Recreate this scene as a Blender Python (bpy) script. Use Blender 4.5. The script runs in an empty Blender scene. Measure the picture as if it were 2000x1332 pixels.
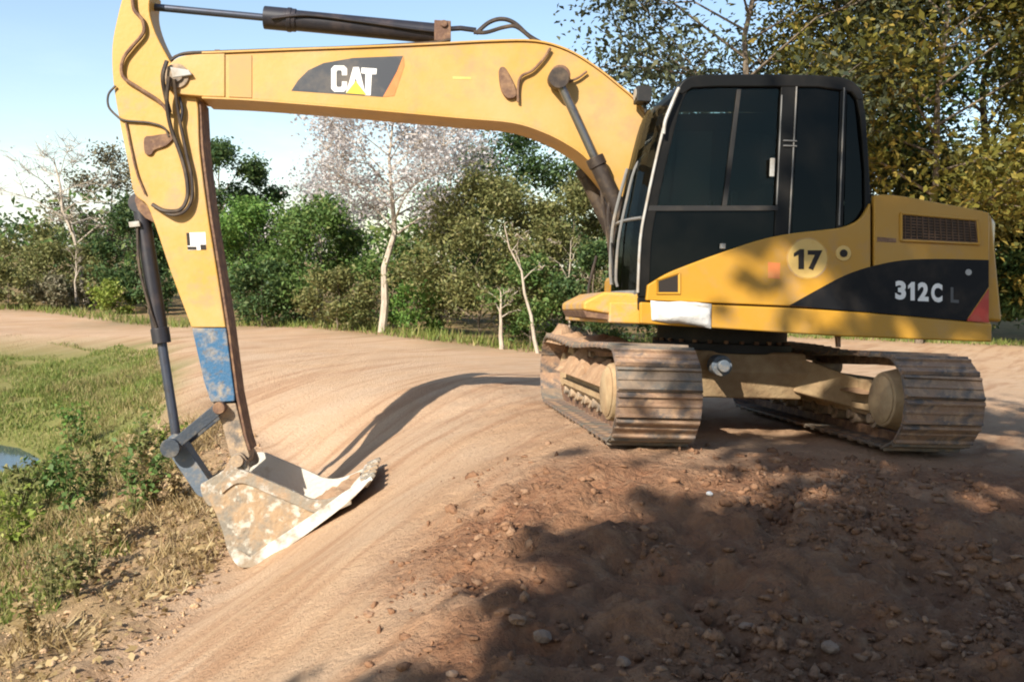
import bpy, bmesh, math, random
import numpy as np
from mathutils import Matrix, Vector

SC = bpy.context.scene
COL = SC.collection
rng = np.random.default_rng(7)
random.seed(7)
rad = math.radians

# ------------------------------------------------------------------ camera
FPX = 1900.0                       # focal length in photograph pixels (2000 wide)
CAMH = 1.33
PITCH = math.atan(150 / 1900)
ROLL = rad(2.3)
F0 = np.array([0, math.cos(PITCH), -math.sin(PITCH)])
U0 = np.array([0, math.sin(PITCH), math.cos(PITCH)])
R0 = np.array([1.0, 0, 0])
CR = math.cos(ROLL) * R0 + math.sin(ROLL) * U0
CU = -math.sin(ROLL) * R0 + math.cos(ROLL) * U0
CAM = np.array([0, 0, CAMH])
cd = bpy.data.cameras.new('camera')
cam = bpy.data.objects.new('camera', cd)
COL.objects.link(cam)
cd.sensor_width = 36
cd.lens = 36 * FPX / 2000
cd.clip_end = 3000
cam.matrix_world = Matrix(((CR[0], CU[0], -F0[0], 0), (CR[1], CU[1], -F0[1], 0),
                           (CR[2], CU[2], -F0[2], CAMH), (0, 0, 0, 1)))
SC.camera = cam

# ------------------------------------------------------------------ world, sun, exposure
SUN_EL = rad(33)
SUN_AZ = rad(30)                   # light travels toward +Y, turned 30 degrees to +X
wd = bpy.data.worlds.new('World')
SC.world = wd
wd.use_nodes = True
nt = wd.node_tree
nt.nodes.clear()
wo = nt.nodes.new('ShaderNodeOutputWorld')
bg = nt.nodes.new('ShaderNodeBackground')
sky = nt.nodes.new('ShaderNodeTexSky')
sky.sky_type = 'NISHITA'
sky.sun_disc = False
sky.sun_elevation = SUN_EL
sky.sun_rotation = math.pi + SUN_AZ
sky.air_density = 1.1
sky.dust_density = 0.7
sky.ozone_density = 1.2
bg.inputs['Strength'].default_value = 0.105
# thin cloud streaks, denser toward the horizon
tc = nt.nodes.new('ShaderNodeTexCoord')
mp = nt.nodes.new('ShaderNodeMapping')
mp.inputs['Scale'].default_value = (1.3, 1.3, 5.0)
nz = nt.nodes.new('ShaderNodeTexNoise')
nz.inputs['Scale'].default_value = 2.2
nz.inputs['Detail'].default_value = 7
nz.inputs['Roughness'].default_value = 0.62
cr = nt.nodes.new('ShaderNodeValToRGB')
cr.color_ramp.elements[0].position = 0.50
cr.color_ramp.elements[1].position = 0.72
cr.color_ramp.elements[0].color = (0.0, 0.0, 0.0, 1)
cr.color_ramp.elements[1].color = (0.55, 0.55, 0.55, 1)
sx = nt.nodes.new('ShaderNodeSeparateXYZ')
hz = nt.nodes.new('ShaderNodeMapRange')
hz.inputs['From Min'].default_value = 0.20
hz.inputs['From Max'].default_value = 0.02
mul = nt.nodes.new('ShaderNodeMath'); mul.operation = 'MULTIPLY'
mixc = nt.nodes.new('ShaderNodeMixRGB')
mixc.inputs['Color2'].default_value = (7.5, 8.3, 8.8, 1)
L = nt.links.new
L(tc.outputs['Generated'], mp.inputs['Vector']); L(mp.outputs['Vector'], nz.inputs['Vector'])
L(nz.outputs['Fac'], cr.inputs['Fac'])
L(tc.outputs['Generated'], sx.inputs['Vector']); L(sx.outputs['Z'], hz.inputs['Value'])
L(cr.outputs['Color'], mul.inputs[0]); L(hz.outputs['Result'], mul.inputs[1])
L(mul.outputs['Value'], mixc.inputs['Fac']); L(sky.outputs['Color'], mixc.inputs['Color1'])
L(mixc.outputs['Color'], bg.inputs['Color']); L(bg.outputs['Background'], wo.inputs['Surface'])

sd = bpy.data.lights.new('sun', 'SUN')
sd.energy = 4.6
sd.angle = rad(0.6)
sd.color = (1.0, 0.93, 0.82)
sun = bpy.data.objects.new('sun', sd)
COL.objects.link(sun)
ld = Vector((math.sin(SUN_AZ) * math.cos(SUN_EL), math.cos(SUN_AZ) * math.cos(SUN_EL), -math.sin(SUN_EL)))
sun.rotation_euler = ld.to_track_quat('-Z', 'Y').to_euler()
SC.view_settings.view_transform = 'Standard'
SC.view_settings.look = 'None'
SC.view_settings.gamma = 1
SC.view_settings.exposure = 0.88
SC.view_settings.use_curve_mapping = False
SC.cycles.max_bounces = 6
SC.cycles.transparent_max_bounces = 12
SC.cycles.use_denoising = True
SC.cycles.filter_width = 2.0

# ------------------------------------------------------------------ pixel helpers
def ray(px, py):
    return F0 + CR * (px - 1000) / FPX + CU * (666 - py) / FPX

def at_y(px, py, Y):
    d = ray(px, py)
    return CAM + d * (Y / d[1])

# machine frame: f forward, l to the machine's left (towards the camera), u up
MX, MY, PSI, TILT = 1.84, 8.5, rad(5), rad(3)
MF = np.array([-math.cos(PSI), -math.sin(PSI), 0])
ML0 = np.array([math.sin(PSI), -math.cos(PSI), 0])
MZ = np.array([0, 0, 1.0])
ML = math.cos(TILT) * ML0 + math.sin(TILT) * MZ
MU = -math.sin(TILT) * ML0 + math.cos(TILT) * MZ
MO = np.array([MX, MY, 0])
MMAT = Matrix([[MF[i], ML[i], MU[i], MO[i]] for i in range(3)] + [[0, 0, 0, 1]])

def M(px, py, l):
    d = ray(px, py)
    k = (l - (CAM - MO) @ ML) / (d @ ML)
    q = CAM + k * d - MO
    return (float(q @ MF), float(q @ MU))

def S(pts, l):
    return [M(x, y, l) for x, y in pts]

def M3(px, py, l):
    f, u = M(px, py, l)
    return (f, l, u)

# ------------------------------------------------------------------ materials
def new_mat(name):
    m = bpy.data.materials.new(name)
    m.use_nodes = True
    t = m.node_tree
    b = t.nodes['Principled BSDF']
    return m, t, b

def mk(name, base, rough=0.6, var=None, vscale=3.0, vpos=(0.45, 0.65), metal=0.0, bump=0.0, bscale=40.0, spec=0.4, var2=None, v2scale=14.0, v2pos=(0.55, 0.7), stretch=None):
    """principled material whose colour wanders between base, var and var2 by noise"""
    m, t, b = new_mat(name)
    N, K = t.nodes.new, t.links.new
    b.inputs['Roughness'].default_value = rough
    b.inputs['Metallic'].default_value = metal
    b.inputs['Specular IOR Level'].default_value = spec
    tc = N('ShaderNodeTexCoord')
    src = tc.outputs['Object']
    if stretch:
        mp = N('ShaderNodeMapping'); mp.inputs['Scale'].default_value = stretch
        K(src, mp.inputs['Vector']); src = mp.outputs['Vector']
    col = None
    def layer(prev, c, scale, pos):
        n = N('ShaderNodeTexNoise'); n.inputs['Scale'].default_value = scale
        n.inputs['Detail'].default_value = 6; n.inputs['Roughness'].default_value = 0.65
        K(src, n.inputs['Vector'])
        r = N('ShaderNodeMapRange'); r.inputs['From Min'].default_value = pos[0]; r.inputs['From Max'].default_value = pos[1]
        K(n.outputs['Fac'], r.inputs['Value'])
        mx = N('ShaderNodeMixRGB')
        K(r.outputs['Result'], mx.inputs['Fac'])
        if isinstance(prev, tuple): mx.inputs['Color1'].default_value = (*prev, 1)
        else: K(prev, mx.inputs['Color1'])
        mx.inputs['Color2'].default_value = (*c, 1)
        return mx.outputs['Color']
    col = tuple(base)
    if var: col = layer(col, var, vscale, vpos)
    if var2: col = layer(col, var2, v2scale, v2pos)
    if isinstance(col, tuple): b.inputs['Base Color'].default_value = (*col, 1)
    else: K(col, b.inputs['Base Color'])
    if bump:
        n = N('ShaderNodeTexNoise'); n.inputs['Scale'].default_value = bscale; n.inputs['Detail'].default_value = 5
        K(src, n.inputs['Vector'])
        bp = N('ShaderNodeBump'); bp.inputs['Strength'].default_value = bump; bp.inputs['Distance'].default_value = 0.02
        K(n.outputs['Fac'], bp.inputs['Height']); K(bp.outputs['Normal'], b.inputs['Normal'])
    return m

def mk_leaf(name, c1, c2, c3=None, trans=0.3):
    m, t, b = new_mat(name)
    N, K = t.nodes.new, t.links.new
    t.nodes.remove(b)
    g = N('ShaderNodeNewGeometry')
    r = N('ShaderNodeValToRGB')
    e = r.color_ramp.elements
    e[0].color = (*c1, 1); e[1].color = (*c2, 1); e[1].position = 0.75
    if c3:
        x = e.new(0.97); x.color = (*c3, 1)
    K(g.outputs['Random Per Island'], r.inputs['Fac'])
    d = N('ShaderNodeBsdfPrincipled'); d.inputs['Roughness'].default_value = 0.55
    d.inputs['Specular IOR Level'].default_value = 0.25
    tr = N('ShaderNodeBsdfTranslucent')
    ms = N('ShaderNodeMixShader'); ms.inputs['Fac'].default_value = trans
    K(r.outputs['Color'], d.inputs['Base Color']); K(r.outputs['Color'], tr.inputs['Color'])
    K(d.outputs['BSDF'], ms.inputs[1]); K(tr.outputs['BSDF'], ms.inputs[2])
    K(ms.outputs['Shader'], t.nodes['Material Output'].inputs['Surface'])
    return m

def mk_glass(name, tint, rough=0.03):
    m, t, b = new_mat(name)
    N, K = t.nodes.new, t.links.new
    t.nodes.remove(b)
    tr = N('ShaderNodeBsdfTransparent'); tr.inputs['Color'].default_value = (*tint, 1)
    gl = N('ShaderNodeBsdfGlossy'); gl.inputs['Roughness'].default_value = rough
    gl.inputs['Color'].default_value = (0.34, 0.37, 0.35, 1)
    fr = N('ShaderNodeFresnel'); fr.inputs['IOR'].default_value = 1.45
    df = N('ShaderNodeBsdfDiffuse'); df.inputs['Color'].default_value = (0.30, 0.25, 0.19, 1)
    n = N('ShaderNodeTexNoise'); n.inputs['Scale'].default_value = 2.5; n.inputs['Detail'].default_value = 6
    r = N('ShaderNodeMapRange'); r.inputs['From Min'].default_value = 0.4; r.inputs['From Max'].default_value = 0.9
    r.inputs['To Max'].default_value = 0.025
    tcn = N('ShaderNodeTexCoord'); K(tcn.outputs['Object'], n.inputs['Vector'])
    K(n.outputs['Fac'], r.inputs['Value'])
    m1 = N('ShaderNodeMixShader'); m2 = N('ShaderNodeMixShader')
    K(fr.outputs['Fac'], m1.inputs['Fac']); K(tr.outputs['BSDF'], m1.inputs[1]); K(gl.outputs['BSDF'], m1.inputs[2])
    K(r.outputs['Result'], m2.inputs['Fac']); K(m1.outputs['Shader'], m2.inputs[1]); K(df.outputs['BSDF'], m2.inputs[2])
    K(m2.outputs['Shader'], t.nodes['Material Output'].inputs['Surface'])
    return m

DUST = (0.42, 0.28, 0.17)
MAT = {}
MAT['boom_yellow'] = mk('boom_yellow', (0.50, 0.275, 0.050), 0.5, (0.52, 0.325, 0.125), 1.0, (0.38, 0.66), var2=(0.40, 0.255, 0.125), v2scale=3.5, v2pos=(0.50, 0.74), bump=0.08, bscale=30)
MAT['stick_yellow'] = mk('stick_yellow', (0.50, 0.285, 0.058), 0.5, (0.52, 0.34, 0.145), 1.5, (0.42, 0.7), var2=(0.38, 0.25, 0.135), v2scale=4, v2pos=(0.50, 0.72), bump=0.08, bscale=30)
MAT['yellow'] = mk('yellow', (0.47, 0.235, 0.020), 0.40, (0.45, 0.25, 0.045), 1.5, (0.42, 0.7), var2=(0.37, 0.22, 0.085), v2scale=3.5, v2pos=(0.52, 0.78), bump=0.03, bscale=20)
MAT['yellow_dirty'] = mk('yellow_dirty', (0.55, 0.30, 0.05), 0.6, DUST, 5, (0.42, 0.6), bump=0.2)
MAT['black'] = mk('black', (0.006, 0.006, 0.0055), 0.45, (0.018, 0.015, 0.012), 3, (0.5, 0.8), spec=0.2)
MAT['blackrub'] = mk('blackrub', (0.016, 0.015, 0.014), 0.6, (0.05, 0.04, 0.03), 6, (0.5, 0.8))
MAT['hose'] = mk('hose', (0.035, 0.025, 0.02), 0.55, (0.13, 0.09, 0.055), 8, (0.45, 0.75))
MAT['cyl'] = mk('cyl', (0.022, 0.021, 0.027), 0.42, (0.07, 0.05, 0.045), 6, (0.5, 0.8), spec=0.5)
MAT['rod'] = mk('rod', (0.22, 0.21, 0.20), 0.32, (0.12, 0.09, 0.07), 9, (0.5, 0.75), metal=0.8)
MAT['rodblue'] = mk('rodblue', (0.08, 0.09, 0.12), 0.35, (0.07, 0.06, 0.06), 9, (0.5, 0.75), metal=0.5)
MAT['decal'] = mk('decal', (0.010, 0.010, 0.011), 0.5, (0.04, 0.032, 0.025), 4, (0.5, 0.85), spec=0.15)
MAT['decalgrey'] = mk('decalgrey', (0.045, 0.05, 0.06), 0.5, (0.16, 0.13, 0.10), 4, (0.45, 0.8))
MAT['white'] = mk('white', (0.80, 0.78, 0.73), 0.5, (0.62, 0.55, 0.45), 8, (0.55, 0.8))
MAT['red'] = mk('red', (0.45, 0.05, 0.03), 0.5, (0.4, 0.14, 0.08), 6, (0.5, 0.8))
MAT['orange'] = mk('orange', (0.62, 0.20, 0.06), 0.5, (0.55, 0.28, 0.10), 6, (0.5, 0.8))
MAT['logoyellow'] = mk('logoyellow', (0.72, 0.50, 0.05), 0.5)
MAT['cream'] = mk('cream', (0.68, 0.45, 0.14), 0.5, (0.6, 0.36, 0.08), 10, (0.5, 0.8))
MAT['dark'] = mk('dark', (0.02, 0.014, 0.01), 0.7)
MAT['grille'] = mk('grille', (0.09, 0.05, 0.025), 0.7, (0.16, 0.09, 0.05), 9)
MAT['greydecal'] = mk('greydecal', (0.09, 0.09, 0.09), 0.5)
MAT['blue'] = mk('blue', (0.035, 0.115, 0.22), 0.6, (0.28, 0.24, 0.19), 6, (0.47, 0.62), var2=(0.12, 0.11, 0.10), v2scale=17, v2pos=(0.52, 0.68), bump=0.25, bscale=50)
MAT['mudsteel'] = mk('mudsteel', (0.36, 0.26, 0.17), 0.8, (0.13, 0.115, 0.10), 6, (0.48, 0.66), var2=(0.45, 0.31, 0.18), v2scale=15, bump=0.4, bscale=35)
MAT['bluegrey'] = mk('bluegrey', (0.10, 0.125, 0.155), 0.55, (0.27, 0.22, 0.16), 9, (0.5, 0.7), bump=0.2)
MAT['darklink'] = mk('darklink', (0.035, 0.045, 0.06), 0.5, (0.15, 0.13, 0.10), 9, (0.5, 0.72), bump=0.2)
MAT['doubler'] = mk('doubler', (0.46, 0.27, 0.09), 0.55, (0.42, 0.25, 0.10), 4)
MAT['mud'] = mk('mud', (0.40, 0.25, 0.145), 0.95, (0.30, 0.175, 0.095), 5, (0.4, 0.65), var2=(0.5, 0.34, 0.20), v2scale=18, bump=0.6, bscale=28)
MAT['shoe'] = mk('shoe', (0.30, 0.185, 0.115), 0.75, (0.11, 0.10, 0.095), 4, (0.45, 0.62), var2=(0.42, 0.27, 0.16), v2scale=13, v2pos=(0.5, 0.7), bump=0.4, bscale=30)
_t = MAT['shoe'].node_tree; _b = _t.nodes['Principled BSDF']; _src = _b.inputs['Base Color'].links[0].from_socket
_oi = _t.nodes.new('ShaderNodeObjectInfo'); _mr = _t.nodes.new('ShaderNodeMapRange'); _mr.inputs['From Min'].default_value = .45; _mr.inputs['To Max'].default_value = .6
_mx = _t.nodes.new('ShaderNodeMixRGB'); _mx.inputs['Color2'].default_value = (0.13, 0.13, 0.105, 1)
_t.links.new(_oi.outputs['Random'], _mr.inputs['Value']); _t.links.new(_mr.outputs['Result'], _mx.inputs['Fac']); _t.links.new(_src, _mx.inputs['Color1']); _t.links.new(_mx.outputs['Color'], _b.inputs['Base Color'])
MAT['frame_mud'] = mk('frame_mud', (0.44, 0.31, 0.17), 0.9, (0.33, 0.21, 0.11), 4, (0.42, 0.65), bump=0.4, bscale=25)
MAT['bucket_out'] = mk('bucket_out', (0.25, 0.215, 0.165), 0.8, (0.33, 0.23, 0.145), 7, (0.45, 0.6), var2=(0.55, 0.52, 0.46), v2scale=9, v2pos=(0.56, 0.68), bump=0.5, bscale=30)
MAT['bucket_side'] = mk('bucket_side', (0.36, 0.25, 0.15), 0.9, (0.22, 0.195, 0.155), 5, (0.42, 0.58), var2=(0.50, 0.46, 0.38), v2scale=11, v2pos=(0.53, 0.64), bump=0.7, bscale=26)
MAT['bucket_in'] = mk('bucket_in', (0.60, 0.57, 0.49), 0.75, (0.46, 0.38, 0.28), 5, (0.55, 0.72), bump=0.4, bscale=30)
MAT['bucket_white'] = mk('bucket_white', (0.62, 0.60, 0.54), 0.7, (0.28, 0.225, 0.16), 3.0, (0.44, 0.58), bump=0.4, bscale=40)
MAT['rust'] = mk('rust', (0.13, 0.07, 0.045), 0.75, (0.26, 0.15, 0.08), 12, (0.45, 0.65), bump=0.3)
MAT['greyframe'] = mk('greyframe', (0.17, 0.165, 0.155), 0.5, (0.33, 0.27, 0.2), 6, (0.5, 0.75))
MAT['greymetal'] = mk('greymetal', (0.40, 0.39, 0.36), 0.45, (0.3, 0.25, 0.19), 8)
MAT['seat'] = mk('seat', (0.04, 0.30, 0.20), 0.85, (0.015, 0.06, 0.05), 8)
MAT['sack'] = mk('sack', (0.62, 0.61, 0.59), 0.7, (0.55, 0.48, 0.40), 9, (0.5, 0.75), bump=0.3, bscale=25)
MAT['glass'] = mk_glass('glass', (0.60, 0.70, 0.65))
MAT['glass_dark'] = mk_glass('glass_dark', (0.025, 0.03, 0.028))

# ------------------------------------------------------------------ mesh helpers
class MB:
    def __init__(self): self.v = []; self.f = []
    def add(self, vs, fs):
        o = len(self.v); self.v += [tuple(p) for p in vs]; self.f += [tuple(i + o for i in q) for q in fs]; return self
    def prism(self, poly, l0, l1):
        """(f,u) outline extruded along l"""
        n = len(poly)
        a = sum(poly[i][0] * poly[(i + 1) % n][1] - poly[(i + 1) % n][0] * poly[i][1] for i in range(n))
        if a < 0: poly = poly[::-1]
        vs = [(f, l0, u) for f, u in poly] + [(f, l1, u) for f, u in poly]
        fs = [tuple(range(n)), tuple(range(2 * n - 1, n - 1, -1))]
        fs += [(i, i + n, (i + 1) % n + n, (i + 1) % n) for i in range(n)]
        return self.add(vs, fs)
    def plan(self, poly, u0, u1):
        n = len(poly)
        a = sum(poly[i][0] * poly[(i + 1) % n][1] - poly[(i + 1) % n][0] * poly[i][1] for i in range(n))
        if a < 0: poly = poly[::-1]
        vs = [(x, y, u0) for x, y in poly] + [(x, y, u1) for x, y in poly]
        fs = [tuple(range(n - 1, -1, -1)), tuple(range(n, 2 * n))]
        fs += [(i, (i + 1) % n, (i + 1) % n + n, i + n) for i in range(n)]
        return self.add(vs, fs)
    def box(self, a, b):
        return self.plan([(a[0], a[1]), (b[0], a[1]), (b[0], b[1]), (a[0], b[1])], a[2], b[2])
    def cyl(self, p0, p1, r0, r1=None, n=14):
        r1 = r0 if r1 is None else r1
        p0 = Vector(p0); p1 = Vector(p1); d = (p1 - p0).normalized()
        x = d.orthogonal().normalized(); y = d.cross(x)
        vs = []
        for p, r in ((p0, r0), (p1, r1)):
            for i in range(n):
                t = 2 * math.pi * i / n
                vs.append(p + x * math.cos(t) * r + y * math.sin(t) * r)
        fs = [(i, (i + 1) % n, (i + 1) % n + n, i + n) for i in range(n)]
        fs += [tuple(range(n - 1, -1, -1)), tuple(range(n, 2 * n))]
        return self.add(vs, fs)
    def tube(self, path, r, n=7, r1=None):
        path = [Vector(p) for p in path]; m = len(path)
        vs = []; x = None
        for i, p in enumerate(path):
            d = (path[min(i + 1, m - 1)] - path[max(i - 1, 0)]).normalized()
            x = d.orthogonal().normalized() if x is None else (x - d * x.dot(d)).normalized()
            y = d.cross(x)
            rr = r if r1 is None else r + (r1 - r) * i / (m - 1)
            vs += [p + (x * math.cos(2 * math.pi * k / n) + y * math.sin(2 * math.pi * k / n)) * rr for k in range(n)]
        fs = []
        for i in range(m - 1):
            for k in range(n):
                a, b = i * n + k, i * n + (k + 1) % n
                fs.append((a, b, b + n, a + n))
        fs += [tuple(range(n - 1, -1, -1)), tuple(range((m - 1) * n, m * n))]
        return self.add(vs, fs)
    def ribbon(self, a, b):
        """quad strip between two equally long point lists"""
        n = len(a)
        return self.add(list(a) + list(b), [(i, i + 1, n + i + 1, n + i) for i in range(n - 1)])
    def build(self, name, mat, parent=None, bevel=0.0, smooth=True, seg=2, angle=40):
        me = bpy.data.meshes.new(name)
        me.from_pydata(self.v, [], self.f)
        me.update()
        me.materials.append(MAT[mat] if isinstance(mat, str) else mat)
        o = bpy.data.objects.new(name, me)
        COL.objects.link(o)
        if parent: o.parent = parent
        if smooth:
            me.polygons.foreach_set('use_smooth', [True] * len(me.polygons))
            sharpen(me, angle)
        if bevel:
            bm = o.modifiers.new('bevel', 'BEVEL'); bm.width = bevel; bm.segments = seg; bm.limit_method = 'ANGLE'; bm.angle_limit = rad(35)
            bm.harden_normals = True
        return o

def sharpen(me, angle=40):
    bm = bmesh.new(); bm.from_mesh(me)
    for e in bm.edges:
        e.smooth = not (len(e.link_faces) == 2 and e.calc_face_angle(0) > rad(angle))
    bmesh.ops.recalc_face_normals(bm, faces=bm.faces)
    bm.to_mesh(me); bm.free()

def crom(pts, n=6, closed=False):
    """Catmull-Rom through the points"""
    P = [np.array(p, float) for p in pts]; m = len(P); out = []
    rngi = range(m) if closed else range(m - 1)
    for i in rngi:
        p0 = P[(i - 1) % m] if closed or i > 0 else 2 * P[0] - P[1]
        p1, p2 = P[i], P[(i + 1) % m]
        p3 = P[(i + 2) % m] if closed or i < m - 2 else 2 * P[-1] - P[-2]
        for k in range(n):
            t = k / n
            out.append(0.5 * ((2 * p1) + (-p0 + p2) * t + (2 * p0 - 5 * p1 + 4 * p2 - p3) * t * t + (-p0 + 3 * p1 - 3 * p2 + p3) * t ** 3))
    if not closed: out.append(P[-1])
    return [tuple(float(c) for c in p) for p in out]

def empty(name, mat=None, loc=None):
    o = bpy.data.objects.new(name, None); COL.objects.link(o)
    o.empty_display_size = 0.2
    if mat is not None: o.matrix_world = mat
    if loc is not None: o.location = loc
    return o

def tag(o, label=None, cat=None, group=None, kind=None):
    if label: o['label'] = label
    if cat: o['category'] = cat
    if group: o['group'] = group
    if kind: o['kind'] = kind
    return o

def np_mesh(name, verts, faces, mat, parent=None, smooth=False):
    """fast mesh from numpy arrays; faces all of one size"""
    me = bpy.data.meshes.new(name)
    nv, (nf, k) = len(verts), faces.shape
    me.vertices.add(nv); me.vertices.foreach_set('co', np.asarray(verts, np.float32).ravel())
    me.loops.add(nf * k); me.loops.foreach_set('vertex_index', faces.astype(np.int32).ravel())
    me.polygons.add(nf); me.polygons.foreach_set('loop_start', np.arange(0, nf * k, k, dtype=np.int32))
    if smooth: me.polygons.foreach_set('use_smooth', np.ones(nf, bool))
    me.update(calc_edges=True); me.validate()
    me.materials.append(MAT[mat] if isinstance(mat, str) else mat)
    o = bpy.data.objects.new(name, me); COL.objects.link(o)
    if parent: o.parent = parent
    return o

# ------------------------------------------------------------------ value noise
_T = np.random.default_rng(3).random((256, 256))
def vnoise(x, y):
    xi = np.floor(x).astype(int); yi = np.floor(y).astype(int)
    fx = x - xi; fy = y - yi
    fx = fx * fx * (3 - 2 * fx); fy = fy * fy * (3 - 2 * fy)
    g = lambda a, b: _T[a & 255, b & 255]
    return (g(xi, yi) * (1 - fx) + g(xi + 1, yi) * fx) * (1 - fy) + (g(xi, yi + 1) * (1 - fx) + g(xi + 1, yi + 1) * fx) * fy - 0.5
def fbm(x, y, o=4):
    s = 0; a = 1.0
    for i in range(o):
        s = s + a * vnoise(x * 2 ** i + 17.3 * i, y * 2 ** i + 5.1 * i); a *= 0.5
    return s
def sst(a, b, x):
    t = np.clip((x - a) / (b - a), 0, 1); return t * t * (3 - 2 * t)

# ------------------------------------------------------------------ terrain
def masks(X, Y):
    X = np.asarray(X, float); Y = np.asarray(Y, float)
    xa = np.interp(Y, [0, 4, 7.6, 10.3, 12, 16, 30], [-2.3, -2.25, -2.1, -2.3, -3.2, -5, -9])
    xb = np.interp(Y, [0, 4, 7.6, 10.3, 12, 16, 30], [0.3, 0.45, 0.62, 0.25, -0.4, 0, 3])
    t = np.clip((X + 0.10 * fbm(X * 0.9, Y * 0.9, 2) - xa) / (xb - xa), 0, 1)
    t = t * t / (t + 0.07) * 1.07
    w = 1 - np.clip(1 - t, 0, 1) ** 1.5
    xl = np.interp(Y, [0, 5, 8.6, 11.5, 17, 20.5, 22, 23.5], [-2.45, -2.5, -2.75, -3.4, -5.4, -7.6, -11, -60])
    d = np.minimum(xl - X + 0.35 * fbm(X * 0.7 + 9, Y * 0.7, 3), (22.5 - Y) * 0.8)   # distance beyond the road's pond-side edge
    return w, d

def ground_z(X, Y, detail=True):
    X = np.asarray(X, float); Y = np.asarray(Y, float)
    w, d = masks(X, Y)
    pad = np.interp(Y, [-40, 0, 3, 4.5, 5.8, 6.6, 8.5, 10.4, 13, 16, 20, 60], [-0.3, -0.34, -0.30, -0.16, 0.02, 0.075, -0.02, -0.12, -0.14, -0.30, -0.5, -0.5])
    road = np.interp(Y, [-40, 3, 7.4, 9, 12, 16, 20, 60], [-1.3, -1.18, -1.19, -1.10, -0.85, -0.60, -0.5, -0.5])
    far = sst(-4, -12, X) * sst(18, 30, Y)
    road = road * (1 - far) + far * np.interp(Y, [0, 23, 33, 40], [-1.35, -1.3, -0.88, -0.8])
    z = road * (1 - w) + pad * w
    drop = np.interp(d, [0, 0.5, 1.6, 4, 9], [0, 0.10, 0.42, 0.68, 0.75])
    pond = np.exp(-(((X + 7.9) / 2.5) ** 2 + ((Y - 13.0) / 1.5) ** 2) ** 2)
    z = z - np.where(d > 0, drop, 0) * sst(30, 22, Y) - 0.35 * pond
    if detail:
        wr = sst(0.55, 0.97, w)
        rough = wr * sst(7.0, 5.3, Y) + 0.28 * wr * sst(14, 10, Y)
        bank = sst(-0.5, 0.1, d) * sst(3.0, 1.2, d) * sst(14, 9, Y)
        z = z + rough * (0.10 * fbm(X * 1.3, Y * 1.3, 3) + 0.045 * fbm(X * 4, Y * 4, 3) + 0.085 * fbm(X * 9, Y * 9, 3)) + bank * 0.10 * fbm(X * 4, Y * 4, 4)
        # wheel ruts and drag marks along the road
        s = X * 0.839 - Y * 0.545; a = X * 0.545 + Y * 0.839
        z = z + (1 - 0.8 * w) * sst(0.2, -0.4, d) * sst(26, 14, Y) * (0.06 * fbm(s * 2.3, a * 0.22, 4) + 0.02 * fbm(X * 2, Y * 2, 2))
        z = z + 0.05 * fbm(X * 0.35, Y * 0.35, 3) * sst(9, 16, Y)
    return z

def ground_hit(px, py):
    d = ray(px, py); t = 1.0
    for i in range(4000):
        p = CAM + d * t
        if p[2] <= float(ground_z(p[0], p[1])): break
        t *= 1.003
    return p

def graded(lo, hi, step, out_lo, out_hi, n=46):
    mid = np.arange(lo, hi + 1e-6, step)
    k = np.linspace(0, 1, n + 1)[1:]
    up = hi + (out_hi - hi) * (k ** 3.2) + step * np.arange(1, n + 1) * (1 - k)
    dn = lo - (lo - out_lo) * (k ** 3.2) - step * np.arange(1, n + 1) * (1 - k)
    return np.concatenate([dn[::-1], mid, up])

xs_ = graded(-5.0, 4.6, 0.04, -700, 700, 52)
ys_ = graded(2.4, 13.0, 0.045, -500, 1500, 60)
GX, GY = np.meshgrid(xs_, ys_)
GZ = ground_z(GX, GY)
nx, ny = len(xs_), len(ys_)
idx = np.arange(nx * ny).reshape(ny, nx)
faces = np.stack([idx[:-1, :-1], idx[:-1, 1:], idx[1:, 1:], idx[1:, :-1]], -1).reshape(-1, 4)

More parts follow.
